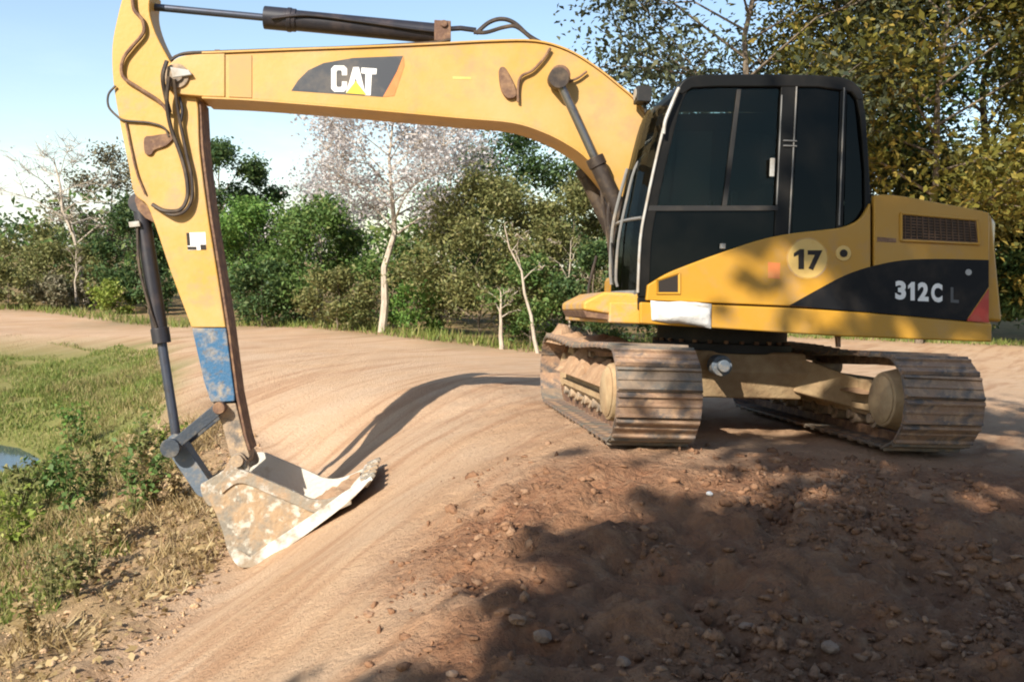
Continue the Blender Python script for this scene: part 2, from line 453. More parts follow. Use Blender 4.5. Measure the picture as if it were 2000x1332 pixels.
def ground_material():
    m, t, b = new_mat('soil')
    N, K = t.nodes.new, t.links.new
    tc = N('ShaderNodeTexCoord')
    def noise(scale, detail=6, rough=0.6, mapping=None):
        n = N('ShaderNodeTexNoise'); n.inputs['Scale'].default_value = scale; n.inputs['Detail'].default_value = detail; n.inputs['Roughness'].default_value = rough
        if mapping:
            mp = N('ShaderNodeMapping'); mp.vector_type = 'TEXTURE'; mp.inputs['Rotation'].default_value = (0, 0, mapping[0]); mp.inputs['Scale'].default_value = mapping[1]
            K(tc.outputs['Object'], mp.inputs['Vector']); K(mp.outputs['Vector'], n.inputs['Vector'])
        else: K(tc.outputs['Object'], n.inputs['Vector'])
        return n.outputs['Fac']
    def rng_(v, a, c, lo=0.0, hi=1.0):
        r = N('ShaderNodeMapRange'); r.inputs['From Min'].default_value = a; r.inputs['From Max'].default_value = c
        r.inputs['To Min'].default_value = lo; r.inputs['To Max'].default_value = hi
        K(v, r.inputs['Value']); return r.outputs['Result']
    def mix(f, c1, c2):
        x = N('ShaderNodeMixRGB')
        for s, c in (('Color1', c1), ('Color2', c2)):
            if isinstance(c, tuple): x.inputs[s].default_value = (*c, 1)
            else: K(c, x.inputs[s])
        if isinstance(f, float): x.inputs['Fac'].default_value = f
        else: K(f, x.inputs['Fac'])
        return x.outputs['Color']
    def attr(n):
        a = N('ShaderNodeAttribute'); a.attribute_name = n; return a.outputs['Fac']
    def mulf(a, c):
        x = N('ShaderNodeMath'); x.operation = 'MULTIPLY'
        for i, v in enumerate((a, c)):
            if isinstance(v, float): x.inputs[i].default_value = v
            else: K(v, x.inputs[i])
        return x.outputs['Value']
    # packed road: pale tan, orange streaks along the driving direction
    road = mix(rng_(noise(1.1, 5), 0.35, 0.7), (0.60, 0.42, 0.275), (0.57, 0.365, 0.215))
    road = mix(mulf(rng_(noise(1.0, 6, 0.6, (rad(-33), (0.22, 2.6, 1))), 0.48, 0.66), 0.75), road, (0.42, 0.235, 0.13))
    road = mix(mulf(rng_(noise(26, 5), 0.55, 0.75), 0.35), road, (0.35, 0.20, 0.12))
    # loose dug earth: redder and darker, with some tree shade put into the colour
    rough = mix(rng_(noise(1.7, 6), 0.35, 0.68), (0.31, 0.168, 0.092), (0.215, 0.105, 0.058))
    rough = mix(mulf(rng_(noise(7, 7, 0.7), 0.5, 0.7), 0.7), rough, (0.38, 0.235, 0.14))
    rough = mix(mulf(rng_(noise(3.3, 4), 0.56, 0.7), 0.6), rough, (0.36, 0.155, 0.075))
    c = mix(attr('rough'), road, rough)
    bank = mix(rng_(noise(6, 7, 0.7), 0.4, 0.65), (0.40, 0.27, 0.15), (0.24, 0.165, 0.085))
    c = mix(attr('bank'), c, bank)
    grass = mix(rng_(noise(0.8, 6), 0.35, 0.7), (0.17, 0.185, 0.05), (0.28, 0.24, 0.09))
    c = mix(attr('grass'), c, grass)
    veg = mix(rng_(noise(1.2, 6), 0.4, 0.65), (0.20, 0.16, 0.07), (0.33, 0.2, 0.1))
    c = mix(attr('veg'), c, veg)
    K(c, b.inputs['Base Color'])
    b.inputs['Roughness'].default_value = 0.95
    b.inputs['Specular IOR Level'].default_value = 0.15
    bp = N('ShaderNodeBump'); bp.inputs['Strength'].default_value = 0.9; bp.inputs['Distance'].default_value = 0.05
    h = N('ShaderNodeMath'); h.operation = 'ADD'
    K(noise(22, 8, 0.7), h.inputs[0]); K(mulf(noise(70, 4), 0.4), h.inputs[1])
    vo = N('ShaderNodeTexVoronoi'); vo.inputs['Scale'].default_value = 24; vo.inputs['Randomness'].default_value = 1
    wv = N('ShaderNodeMixRGB'); wv.inputs['Fac'].default_value = 0.06
    nn = N('ShaderNodeTexNoise'); nn.inputs['Scale'].default_value = 9; nn.inputs['Detail'].default_value = 4
    K(tc.outputs['Object'], nn.inputs['Vector']); K(tc.outputs['Object'], wv.inputs['Color1']); K(nn.outputs['Color'], wv.inputs['Color2']); K(wv.outputs['Color'], vo.inputs['Vector'])
    cr_ = mulf(mulf(vo.outputs['Distance'], attr('rough')), -0.55)
    h2 = N('ShaderNodeMath'); h2.operation = 'ADD'
    K(h.outputs['Value'], h2.inputs[0]); K(cr_, h2.inputs[1])
    K(h2.outputs['Value'], bp.inputs['Height']); K(bp.outputs['Normal'], b.inputs['Normal'])
    return m
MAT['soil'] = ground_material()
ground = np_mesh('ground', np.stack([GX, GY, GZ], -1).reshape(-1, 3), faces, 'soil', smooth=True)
tag(ground, kind='structure')
w_, d_ = masks(GX, GY)
def put_attr(o, name, arr):
    a = o.data.attributes.new(name, 'FLOAT', 'POINT'); a.data.foreach_set('value', np.asarray(arr, np.float32).ravel())
edge_y = np.interp(GX, [-60, -16, -8, -3, 0.4, 2, 4, 7, 12, 40], [34, 33, 27.5, 23.4, 20.6, 21, 25, 29, 29, 30])
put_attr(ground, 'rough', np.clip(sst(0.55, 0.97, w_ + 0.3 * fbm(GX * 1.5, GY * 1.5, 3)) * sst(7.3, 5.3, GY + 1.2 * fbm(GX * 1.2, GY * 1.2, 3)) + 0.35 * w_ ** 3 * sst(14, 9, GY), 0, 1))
put_attr(ground, 'bank', sst(-0.45, 0.05, d_ + 0.5 * fbm(GX * 2, GY * 2, 3)) * sst(16, 10, GY))
put_attr(ground, 'grass', np.clip(sst(0.7, 1.7, d_ + 1.0 * fbm(GX * 1.1, GY * 1.1, 3)) + sst(0.2, 0.8, d_) * sst(11, 16, GY), 0, 1))
put_attr(ground, 'veg', sst(-0.6, 0.8, GY - edge_y + 1.0 * fbm(GX * 0.8, GY * 0.8, 3)))

# pond water
wm, wt, wb = new_mat('pond_water')
wb.inputs['Base Color'].default_value = (0.05, 0.075, 0.08, 1); wb.inputs['Roughness'].default_value = 0.06
wn = wt.nodes.new('ShaderNodeTexNoise'); wn.inputs['Scale'].default_value = 6
wbp = wt.nodes.new('ShaderNodeBump'); wbp.inputs['Strength'].default_value = 0.06
wt.links.new(wn.outputs['Fac'], wbp.inputs['Height']); wt.links.new(wbp.outputs['Normal'], wb.inputs['Normal'])
MAT['water'] = wm
wp = [(-7.9 + 3.4 * math.cos(t) * (1 + 0.1 * math.sin(3 * t)), 13.0 + 2.4 * math.sin(t)) for t in np.linspace(0, 2 * math.pi, 40, endpoint=False)]
PONDZ = float(ground_z(-7.9, 13.0)) + 0.22
tag(MB().add([(x, y, PONDZ) for x, y in wp], [tuple(range(40))]).build('pond_water', 'water'), kind='structure')

# ================================================================== EXCAVATOR
EX = empty('excavator', MMAT)
tag(EX, 'yellow tracked excavator with black cab, numbered 17, parked on the dirt road', 'excavator')

# ---------------------------------------------------------------- undercarriage
DEL = rad(-1.5)
def TK(e, g, z):
    """e: along the tracks away from the camera, g: to the right, z up -> machine frame"""
    return (-math.sin(DEL) * e - math.cos(DEL) * g, -math.cos(DEL) * e + math.sin(DEL) * g, z)
EE = Vector(TK(1, 0, 0)); GG = Vector(TK(0, 1, 0)); UUv = Vector((0, 0, 1))
def tkbox(mb, e0, e1, g0, g1, z0, z1, taper=0):
    vs = [TK(e, g, z) for z in (z0, z1) for e, g in ((e0, g0), (e1, g0), (e1, g1), (e0, g1))]
    return mb.add(vs, [(3, 2, 1, 0), (4, 5, 6, 7), (0, 1, 5, 4), (1, 2, 6, 5), (2, 3, 7, 6), (3, 0, 4, 7)])
def tkprism(mb, prof, g0, g1):
    n = len(prof)
    vs = [TK(e, g0, z) for e, z in prof] + [TK(e, g1, z) for e, z in prof]
    return mb.add(vs, [tuple(range(n)), tuple(range(2 * n - 1, n - 1, -1))] + [(i, i + n, (i + 1) % n + n, (i + 1) % n) for i in range(n)])

# car body: hub and four sloping legs
mb = MB()
tkprism(mb, [(-0.62, 0.50), (-0.55, 0.66), (0.55, 0.66), (0.62, 0.50), (0.5, 0.27), (-0.5, 0.27)], -0.55, 0.55)
for s in (-1, 1):
    for e in (-1, 1):
        a0, a1 = e * 0.30, e * 0.62
        vs = []
        for (g, ea, eb, z0, z1) in ((0.45, 0.10, 0.55, 0.34, 0.64), (0.95, 0.45, 0.85, 0.22, 0.46)):
            vs += [TK(e * ea, s * g, z0), TK(e * eb, s * g, z0), TK(e * eb, s * g, z1), TK(e * ea, s * g, z1)]
        mb.add(vs, [(0, 1, 2, 3), (7, 6, 5, 4), (0, 4, 5, 1), (1, 5, 6, 2), (2, 6, 7, 3), (3, 7, 4, 0)])
mb.build('undercarriage_frame', 'frame_mud', EX, bevel=0.02)
mb = MB(); c0 = TK(-0.66, -0.25, 0.55); c1 = TK(-0.80, -0.25, 0.55)
mb.cyl(c0, c1, 0.085).cyl(c1, TK(-0.86, -0.25, 0.55), 0.05)
mb.build('grease_cap', 'bluegrey', EX, bevel=0.008)
# slew ring
mb = MB(); mb.cyl((0, 0, 0.64), (0, 0, 0.72), 0.60, n=40).cyl((0, 0, 0.72), (0, 0, 0.86), 0.56, n=40)
sr = mb.build('slew_ring', 'blackrub', EX, bevel=0.01)
for i in range(28):
    t = 2 * math.pi * i / 28
    mb = MB(); mb.cyl((0.575 * math.cos(t), 0.575 * math.sin(t), 0.70), (0.575 * math.cos(t), 0.575 * math.sin(t), 0.745), 0.02, n=6)
    mb.build('bolt', 'rust', sr)

# one shoe: plate with three grouser bars, leading lip
SW = 0.60
mb = MB()
mb.box((-SW / 2, -0.0862, -0.004), (SW / 2, 0.0862, 0.012))
mb.box((-SW / 2 + .002, 0.070, -0.013), (SW / 2 - .002, 0.108, -0.006))
for y, h in ((-0.072, 0.022), (0.0, 0.012), (0.068, 0.022)):
    mb.add([(-SW / 2 + .004, y - 0.013, 0.010), (SW / 2 - .004, y - 0.013, 0.010), (SW / 2 - .004, y + 0.013, 0.010), (-SW / 2 + .004, y + 0.013, 0.010),
            (-SW / 2 + .008, y - 0.007, h + .010), (SW / 2 - .008, y - 0.007, h + .010), (SW / 2 - .008, y + 0.007, h + .010), (-SW / 2 + .008, y + 0.007, h + .010)],
           [(4, 5, 6, 7), (0, 1, 5, 4), (1, 2, 6, 5), (2, 3, 7, 6), (3, 0, 4, 7)])
SHOE = bpy.data.meshes.new('track_shoe')
SHOE.from_pydata(mb.v, [], mb.f); SHOE.update(); SHOE.materials.append(MAT['shoe'])

RW, EC, ZC = 0.325, 1.50, 0.36
def track_path(s):
    """position and outward normal at arc length s around the loop, in (e,z)"""
    Ls = 2 * EC; A = math.pi * RW; tot = 2 * Ls + 2 * A
    s %= tot
    if s < Ls:
        return (-EC + s, ZC - RW), (0, -1)
    s -= Ls
    if s < A:
        t = -math.pi / 2 + s / RW
        return (EC + RW * math.cos(t), ZC + RW * math.sin(t)), (math.cos(t), math.sin(t))
    s -= A
    if s < Ls:
        e = EC - s
        sag = 0.028 * math.sin(math.pi * s / Ls) ** 2 * (1 - 0.5 * math.cos(2 * math.pi * s / Ls))
        return (e, ZC + RW - sag), (0, 1)
    s -= Ls
    t = math.pi / 2 + s / RW
    return (-EC + RW * math.cos(t), ZC + RW * math.sin(t)), (math.cos(t), math.sin(t))
TOT = 4 * EC + 2 * math.pi * RW
NSH = 46
GAUGE = 1.03
for s in (-1, 1):
    gc = s * GAUGE
    # frame beam with sloping roof
    prof = [(-1.12, 0.20), (-1.12, 0.41), (-0.95, 0.48), (0.95, 0.48), (1.12, 0.41), (1.12, 0.20)]
    mb = MB(); tkprism(mb, prof, gc - 0.15, gc + 0.15)
    tr = mb.build('track', 'frame_mud', EX, bevel=0.02)
    tr['label'] = ('left crawler track with mud caked inside it' if s < 0 else 'right crawler track nearest the counterweight')
    # chain links: a band inside the shoes
    mb = MB()
    ring = [track_path(TOT * i / 96) for i in range(96)]
    for gg in (-0.085, 0.05):
        vs = []
        for (p, n) in ring:
            for off in (-0.006, -0.075):
                for g in (gg, gg + 0.035):
                    vs.append(TK(p[0] + n[0] * off, gc + g, p[1] + n[1] * off))
        fs = []
        for i in range(96):
            a, b = 4 * i, 4 * ((i + 1) % 96)
            fs += [(a, b, b + 1, a + 1), (a + 2, a + 3, b + 3, b + 2), (a, a + 2, b + 2, b), (a + 1, b + 1, b + 3, a + 3)]
        mb.add(vs, fs)
    mb.build('chain', 'rust', tr)
    # wheels at both ends
    for e, nm in ((-EC, 'drive_sprocket' if s > 0 else 'idler_wheel'), (EC, 'idler_wheel' if s > 0 else 'drive_sprocket')):
        mb = MB()
        mb.cyl(TK(e, gc - 0.045, ZC), TK(e, gc + 0.045, ZC), 0.248, n=28)
        mb.cyl(TK(e, gc - 0.12, ZC), TK(e, gc + 0.12, ZC), 0.17, n=24)
        mb.build(nm, 'frame_mud', tr, bevel=0.015)
    mb = MB()
    for e, h in ((-EC, 0.0),):
        mb.cyl(TK(e + 0.02, gc - 0.29, ZC + .01), TK(e + 0.02, gc - 0.14, ZC + .01), 0.20, 0.235, n=26)
        mb.cyl(TK(e + 0.02, gc - 0.315, ZC + .01), TK(e + 0.02, gc - 0.29, ZC + .01), 0.15, 0.19, n=26)
    mb.build('travel_motor' if s > 0 else 'idler_cover', 'frame_mud', tr, bevel=0.015)
    for i in range(7):
        e = -1.05 + 2.1 * i / 6
        mb = MB()
        mb.cyl(TK(e, gc - 0.13, 0.185), TK(e, gc + 0.13, 0.185), 0.075, n=16)
        mb.cyl(TK(e, gc - 0.17, 0.185), TK(e, gc + 0.17, 0.185), 0.04, n=12)
        mb.build('track_roller', 'mudsteel', tr, bevel=0.008)
    mb = MB(); mb.cyl(TK(0.1, gc - 0.12, 0.54), TK(0.1, gc + 0.12, 0.54), 0.06, n=16); mb.cyl(TK(0.1, gc - .03, 0.45), TK(0.1, gc - .03, 0.54), 0.04)
    mb.build('carrier_roller', 'mudsteel', tr)
    # guard rail along the frame's foot
    mb = MB(); tkbox(mb, -1.1, 1.1, gc - 0.185, gc - 0.155, 0.245, 0.30); tkbox(mb, -1.1, 1.1, gc + 0.155, gc + 0.185, 0.245, 0.30)
    mb.build('roller_guard', 'frame_mud', tr, bevel=0.006)
    # shoes
    for k in range(NSH):
        (e, z), (ne, nz_) = track_path(TOT * (k + 0.35) / NSH)
        n = EE * ne + UUv * nz_
        x = GG; y = n.cross(x)
        p = Vector(TK(e, gc, z))
        o = bpy.data.objects.new('track_shoe', SHOE); COL.objects.link(o); o.parent = tr
        jit = Matrix.Rotation(random.uniform(-0.012, 0.012), 4, 'Z')
        o.matrix_local = Matrix(((x.x, y.x, n.x, p.x), (x.y, y.y, n.y, p.y), (x.z, y.z, n.z, p.z), (0, 0, 0, 1))) @ jit
    # caked mud on frame and on the upper run
    def lump(mb, e0, e1, g0, g1, zf, amp, seed, ne=26, ng=9):
        es = np.linspace(e0, e1, ne); gs = np.linspace(g0, g1, ng)
        E_, G_ = np.meshgrid(es, gs, indexing='ij')
        win = np.sin(np.pi * (E_ - e0) / (e1 - e0)) ** 0.5 * np.sin(np.pi * (G_ - g0) / (g1 - g0)) ** 0.5
        h = zf + win * amp * (0.6 + 1.5 * fbm(E_ * 5 + seed, G_ * 5, 4)) - (1 - win) * 0.05
        vs = [TK(E_[i, j], G_[i, j], h[i, j]) for i in range(ne) for j in range(ng)]
        mb.add(vs, [(i * ng + j, i * ng + j + 1, (i + 1) * ng + j + 1, (i + 1) * ng + j) for i in range(ne - 1) for j in range(ng - 1)])
    mb = MB()
    lump(mb, -1.15, 1.2, gc - 0.27, gc + 0.2, 0.43, 0.19 if s < 0 else 0.05, 3 + s)
    mb.build('caked_mud', 'mud', tr)
    if s < 0:
        mb = MB(); lump(mb, -1.0, 1.45, gc - 0.25, gc + 0.27, 0.685, 0.05, 9); lump(mb, 0.7, 1.75, gc - 0.28, gc + 0.1, 0.68, 0.16, 12)
        mb.build('caked_mud', 'mud', tr)

# ---------------------------------------------------------------- upper body
SL = 1.20          # outer side plane
mb = MB()
mb.box((-1.60, -1.18, 0.86), (1.22, 1.145, 1.02))
mb.build('deck_frame', 'yellow_dirty', EX, bevel=0.015)
# hood block between the side doors
hoodpx = [(1706, 384), (1760, 387), (1830, 399), (1940, 419), (1960, 630), (1706, 612)]
hp = S(hoodpx, 1.16)
mb = MB(); mb.prism(hp, -1.16, 1.155)
mb.build('engine_hood', 'yellow', EX, bevel=0.03)
# right-hand tanks on the far side of the boom
mb = MB(); mb.box((-0.72, -1.17, 1.0), (0.55, -0.42, 1.78)); mb.box((0.57, -1.17, 1.0), (0.85, -0.50, 1.30))
mb.build('tank', 'yellow', EX, bevel=0.05)
mb = MB(); mb.cyl((-1.15, -0.55, 1.9), (-1.15, -0.55, 2.25), 0.055); mb.build('exhaust_pipe', 'rust', EX)
# counterweight: rounded in plan
arc = [(-2.12 * math.cos(t), 2.12 * math.sin(t)) for t in np.linspace(-rad(33), rad(33), 18)]
arc = [(-1.74, -1.17)] + [(f, l) for f, l in arc if abs(l) < 1.13] + [(-1.74, 1.17)]
arc = [(-1.56, -1.17)] + arc + [(-1.56, 1.17)]
cb, ct = M(1940, 664, 1.17)[1], M(1945, 418, 1.17)[1]
mb = MB(); mb.plan(arc, cb, ct)
mb.build('counterweight', 'yellow', EX, bevel=0.07, seg=4)

# side panels, 35 mm proud of the structure
swoosh = crom([(1265, 557), (1300, 536), (1335, 521), (1400, 497), (1480, 470), (1540, 457), (1600, 450), (1645, 444), (1680, 428), (1701, 396)], 4)
pan = S(swoosh + [(1701, 608), (1540, 598), (1390, 592), (1262, 587)], SL)
fp = MB().prism(pan, 1.15, SL).build('side_panel', 'yellow', EX, bevel=0.014, seg=3)
pan2 = S([(1707, 381), (1735, 380), (1770, 384), (1830, 395), (1890, 406), (1933, 415), (1933, 628), (1707, 609)], SL)
ep = MB().prism(pan2, 1.15, SL).build('engine_door', 'yellow', EX, bevel=0.014, seg=3)
pan3 = S([(1250, 590), (1390, 595), (1540, 601), (1700, 611), (1938, 632), (1938, 668), (1790, 663), (1640, 657), (1390, 641), (1250, 632)], SL)
MB().prism(pan3, 1.15, SL).build('skirt_panel', 'yellow', EX, bevel=0.014, seg=3)
# front deck under the windscreen
fd = S([(1140, 590), (1180, 570), (1262, 574), (1250, 612), (1245, 622), (1140, 606)], 1.14)
MB().prism(fd, -0.05, 1.14).build('front_deck', 'yellow_dirty', EX, bevel=0.02)
mb = MB(); mb.prism(S([(1138, 606), (1250, 622), (1248, 632), (1146, 620)], 1.12), 0.0, 1.12); mb.build('step_plate', 'rust', EX, bevel=0.006)
# opening in the panel's front corner: flat dark plate for its inner shade
op = S([(1286, 549), (1324, 537), (1324, 571), (1286, 571)], SL)
MB().prism(op, SL - 0.004, SL + 0.003).build('vent_shade_plate', 'dark', fp)
mb = MB()
cx = sum(p[0] for p in op) / 4; cz = sum(p[1] for p in op) / 4
inn = [(cx + (f - cx) * 1.22, cz + (u - cz) * 1.22) for f, u in op]
n = 4
vs = [(f, SL + 0.004, u) for f, u in op] + [(f, SL + 0.012, u) for f, u in inn]
mb.add(vs, [(i, (i + 1) % 4, (i + 1) % 4 + 4, i + 4) for i in range(4)])
vs = [(f, SL + 0.012, u) for f, u in inn] + [(cx + (f - cx) * 1.26, SL - .002, cz + (u - cz) * 1.26) for f, u in op]
mb.add(vs, [(i, (i + 1) % 4, (i + 1) % 4 + 4, i + 4) for i in range(4)])
mb.build('vent_rim', 'yellow', fp)
# number roundel
def disc(cpx, cpy, rpx, l, n=40, sy=1.0):
    return S([(cpx + rpx * math.cos(2 * math.pi * i / n), cpy + rpx * sy * math.sin(2 * math.pi * i / n)) for i in range(n)], l)
MB().prism(disc(1577, 505, 41, SL), SL - .002, SL + 0.0015).build('number_ring', 'yellow_dirty', fp)
MB().prism(disc(1577, 505, 38, SL), SL - .002, SL + 0.003).build('number_disc', 'cream', fp)
MB().prism(disc(1647, 495, 15, SL), SL - .002, SL + 0.006).build('filler_rim', 'cream', fp, bevel=.003)
MB().prism(disc(1647, 495, 7.5, SL), SL - .002, SL + 0.010).build('lock', 'dark', fp)
MB().prism(S([(1500, 512), (1524, 514), (1523, 545), (1500, 543)], SL), SL - .002, SL + 0.002).build('warning_sticker', 'orange', fp)
# black flash on the side with red corner
flash = crom([(1541, 597), (1600, 564), (1650, 538), (1700, 521), (1760, 509), (1830, 506), (1931, 508)], 5)
MB().prism(S(flash + [(1931, 560), (1886, 627), (1700, 610)], SL), SL - .002, SL + 0.0025).build('black_flash', 'decal', ep)
MB().prism(S([(1931, 564), (1931, 630), (1888, 627)], SL), SL - .002, SL + 0.0028).build('red_flash', 'red', ep)

def text_part(txt, name, mat, parent, p_left, p_right, h_px, l, thick=0.002, bold=0.02, shear=0.0):
    """flat lettering whose baseline runs from p_left to p_right (photograph pixels) in the plane l"""
    cu = bpy.data.curves.new('t', 'FONT'); cu.body = txt; cu.size = 1; cu.offset = bold; cu.extrude = 0.0; cu.resolution_u = 4
    ob = bpy.data.objects.new('t', cu); COL.objects.link(ob)
    bpy.context.view_layer.update()
    me0 = bpy.data.meshes.new_from_object(ob.evaluated_get(bpy.context.evaluated_depsgraph_get()))
    co = np.array([v.co[:] for v in me0.vertices]); fs = [tuple(p.vertices) for p in me0.polygons]
    bpy.data.objects.remove(ob); bpy.data.curves.remove(cu); bpy.data.meshes.remove(me0)
    x0, x1 = co[:, 0].min(), co[:, 0].max(); y0, y1 = co[:, 1].min(), co[:, 1].max()
    a = np.array(M(*p_left, l)); b = np.array(M(*p_right, l))
    top = np.array(M(p_left[0], p_left[1] - h_px, l))
    vs = []
    for x, y, _ in co:
        q = a + (b - a) * (x - x0) / (x1 - x0) + (top - a) * (y - y0) / (y1 - y0)
        vs.append((q[0], l + thick, q[1]))
    return MB().add(vs, fs).build(name, mat, parent, smooth=False)
def one(x0, x1, yb, h, name, mat, parent, stem):
    """a figure 1 with a slanted flag"""
    q = [(x1 - stem, yb), (x1, yb), (x1, yb - h), (x1 - stem * .75, yb - h), (x0, yb - h * .80), (x0, yb - h * .62), (x1 - stem, yb - h * .72)]
    return MB().prism(S(q, SL), SL + .001, SL + .005).build(name, mat, parent, smooth=False)
one(1550, 1570, 526, 39, 'number', 'dark', fp, 11)
text_part('7', 'number', 'dark', fp, (1577, 528), (1606, 528), 39, SL, thick=0.005, bold=0.045)
text_part('3', 'lettering', 'white', ep, (1748, 585), (1769, 586), 37, SL, thick=0.005, bold=0.05)
one(1773, 1786, 587, 36, 'lettering', 'white', ep, 8)
text_part('2', 'lettering', 'white', ep, (1792, 588), (1813, 589), 37, SL, thick=0.005, bold=0.05)
text_part('C', 'lettering', 'white', ep, (1818, 590), (1840, 591), 37, SL, thick=0.005, bold=0.05)
text_part('L', 'lettering', 'greydecal', ep, (1856, 591), (1872, 592), 30, SL, thick=0.005, bold=0.03)
MB().prism(disc(1891, 532, 6, SL), SL - .002, SL + 0.007).build('door_lock', 'greymetal', ep)
MB().prism(S([(1713, 463), (1750, 466), (1750, 474), (1713, 472)], SL), SL - .002, SL + 0.003).build('warning_sticker', 'rust', ep)
# grille
gq = [(1760, 417), (1908, 430), (1912, 477), (1760, 470)]
gr = MB().prism(S(gq, SL), SL - .002, SL + 0.003).build('grille', 'dark', ep)
def lerp(a, b, t): return (a[0] + (b[0] - a[0]) * t, a[1] + (b[1] - a[1]) * t)
for i in range(9):
    t0 = (i + 0.15) / 9; t1 = (i + 0.6) / 9
    q = [lerp(gq[0], gq[3], t0), lerp(gq[1], gq[2], t0), lerp(gq[1], gq[2], t1), lerp(gq[0], gq[3], t1)]
    MB().prism(S(q, SL), SL + .001, SL + 0.010).build('slat', 'grille', gr, smooth=False)
for i in range(13):
    t0 = (i + .5) / 13; t1 = t0 + .012
    q = [lerp(gq[0], gq[1], t0), lerp(gq[0], gq[1], t1), lerp(gq[3], gq[2], t1), lerp(gq[3], gq[2], t0)]
    MB().prism(S(q, SL), SL + .001, SL + 0.013).build('bar', 'grille', gr, smooth=False)
for a, b in ((0, 1), (1, 2), (2, 3), (3, 0)):
    mb = MB(); mb.tube([M3(*gq[a], SL + .006), M3(*gq[b], SL + .006)], 0.012, 6); mb.build('grille_frame', 'yellow', gr)
# hood seam and handrail, wheel-well hanging bracket
mb = MB(); mb.prism(S([(1632, 655), (1640, 655), (1640, 678), (1634, 678)], 1.1), 1.08, 1.12); mb.build('drain_pipe', 'rust', EX)

# ---------------------------------------------------------------- cab
CL = 1.165         # near face of the cab
CF = 0.24          # far face
front = crom([(1338, 160), (1312, 198), (1287, 290), (1263, 400), (1251, 470), (1246, 580)], 5)
cab = MB().prism(S([(1246, 580), (1246, 606), (1706, 625), (1706, 560)], CL), CF, CL - .01).build('cab', 'black', EX, bevel=0.01)
# roof
roofl = crom([(1318, 186), (1330, 162), (1350, 149), (1400, 145), (1500, 145), (1600, 147), (1655, 154), (1680, 172), (1688, 196)], 4)
rin = [(1676, 198), (1664, 182), (1600, 172), (1500, 171), (1400, 171), (1352, 174), (1335, 186)]
MB().prism(S(roofl + rin, CL + .005), CF - .005, CL + .005).build('roof', 'black', cab, bevel=0.03, seg=3)
def bar(pts, w_px, name, mat='black', l0=CL - .06, l1=CL, bev=.008):
    """strip of near-face framing with its outer edge through pts, inner edge w_px to the right"""
    q = pts + [(x + w_px, y) for x, y in pts[::-1]]
    return MB().prism(S(q, CL), l0, l1).build(name, mat, cab, bevel=bev)
bar(front, 22, 'pillar')
bar([(1526, 165), (1512, 470)], 34, 'pillar')
bar([(1642, 165), (1634, 455)], 13, 'pillar')
MB().prism(S([(1664, 165), (1684, 180), (1692, 230), (1698, 330), (1703, 420), (1703, 470), (1690, 470), (1688, 330), (1680, 230), (1672, 190)], CL), CL - .1, CL).build('pillar', 'black', cab, bevel=.01)
MB().prism(S([(1268, 402), (1520, 402), (1520, 412), (1266, 413)], CL), CL - .03, CL + .004).build('window_rail', 'blackrub', cab, bevel=.004)
MB().prism(S([(1440, 175), (1448, 175), (1420, 402), (1411, 402)], CL), CL - .02, CL + .002).build('window_rail', 'blackrub', cab, bevel=.003)
def pane(pts, l, name, mat):
    return MB().prism(S(pts, l), l - .006, l).build(name, mat, cab, smooth=False)
pane([(1338, 172), (1444, 172), (1416, 402), (1284, 402), (1306, 290)], CL - .016, 'window', 'glass')
pane([(1446, 172), (1524, 172), (1514, 402), (1418, 402)], CL - .026, 'window', 'glass')
pane([(1268, 412), (1516, 412), (1512, 480), (1400, 520), (1258, 585), (1262, 470)], CL - .018, 'window', 'glass_dark')
pane([(1560, 172), (1640, 172), (1633, 465), (1546, 470)], CL - .018, 'window', 'glass_dark')
pane([(1655, 172), (1670, 186), (1684, 240), (1692, 340), (1696, 465), (1648, 465)], CL - .03, 'window', 'glass_dark')
# door lower skin behind the swoosh
MB().prism(S([(1250, 566), (1335, 530), (1500, 470), (1700, 440), (1703, 600), (1248, 592)], CL), CL - .05, CL - .022).build('door', 'black', cab)
dh = MB(); p = M(1507, 328, CL); dh.prism([(p[0] - .018, p[1] - .07), (p[0] + .018, p[1] - .07), (p[0] + .018, p[1] + .07), (p[0] - .018, p[1] + .07)], CL + .002, CL + .022)
dh.build('door_handle', 'greymetal', cab, bevel=.006)
dh = MB(); p = M(1412, 481, CL); dh.prism([(p[0] - .02, p[1] - .02), (p[0] + .02, p[1] - .02), (p[0] + .02, p[1] + .02), (p[0] - .02, p[1] + .02)], CL - .03, CL + .01)
dh.build('door_handle', 'greymetal', cab, bevel=.005)
for y in (275, 285):
    mb = MB(); mb.tube([M3(1530, y, CL + .01), M3(1556, y + 1, CL + .01)], .006, 6); mb.build('hinge', 'greyframe', cab)
for a, b in (((1556, 170), (1541, 460)), ((1649, 172), (1639, 440)), ((1527, 186), (1517, 400))):
    mb = MB(); mb.tube([M3(*a, CL + .006), M3(*b, CL + .006)], .006, 6); mb.build('window_trim', 'greyframe', cab)
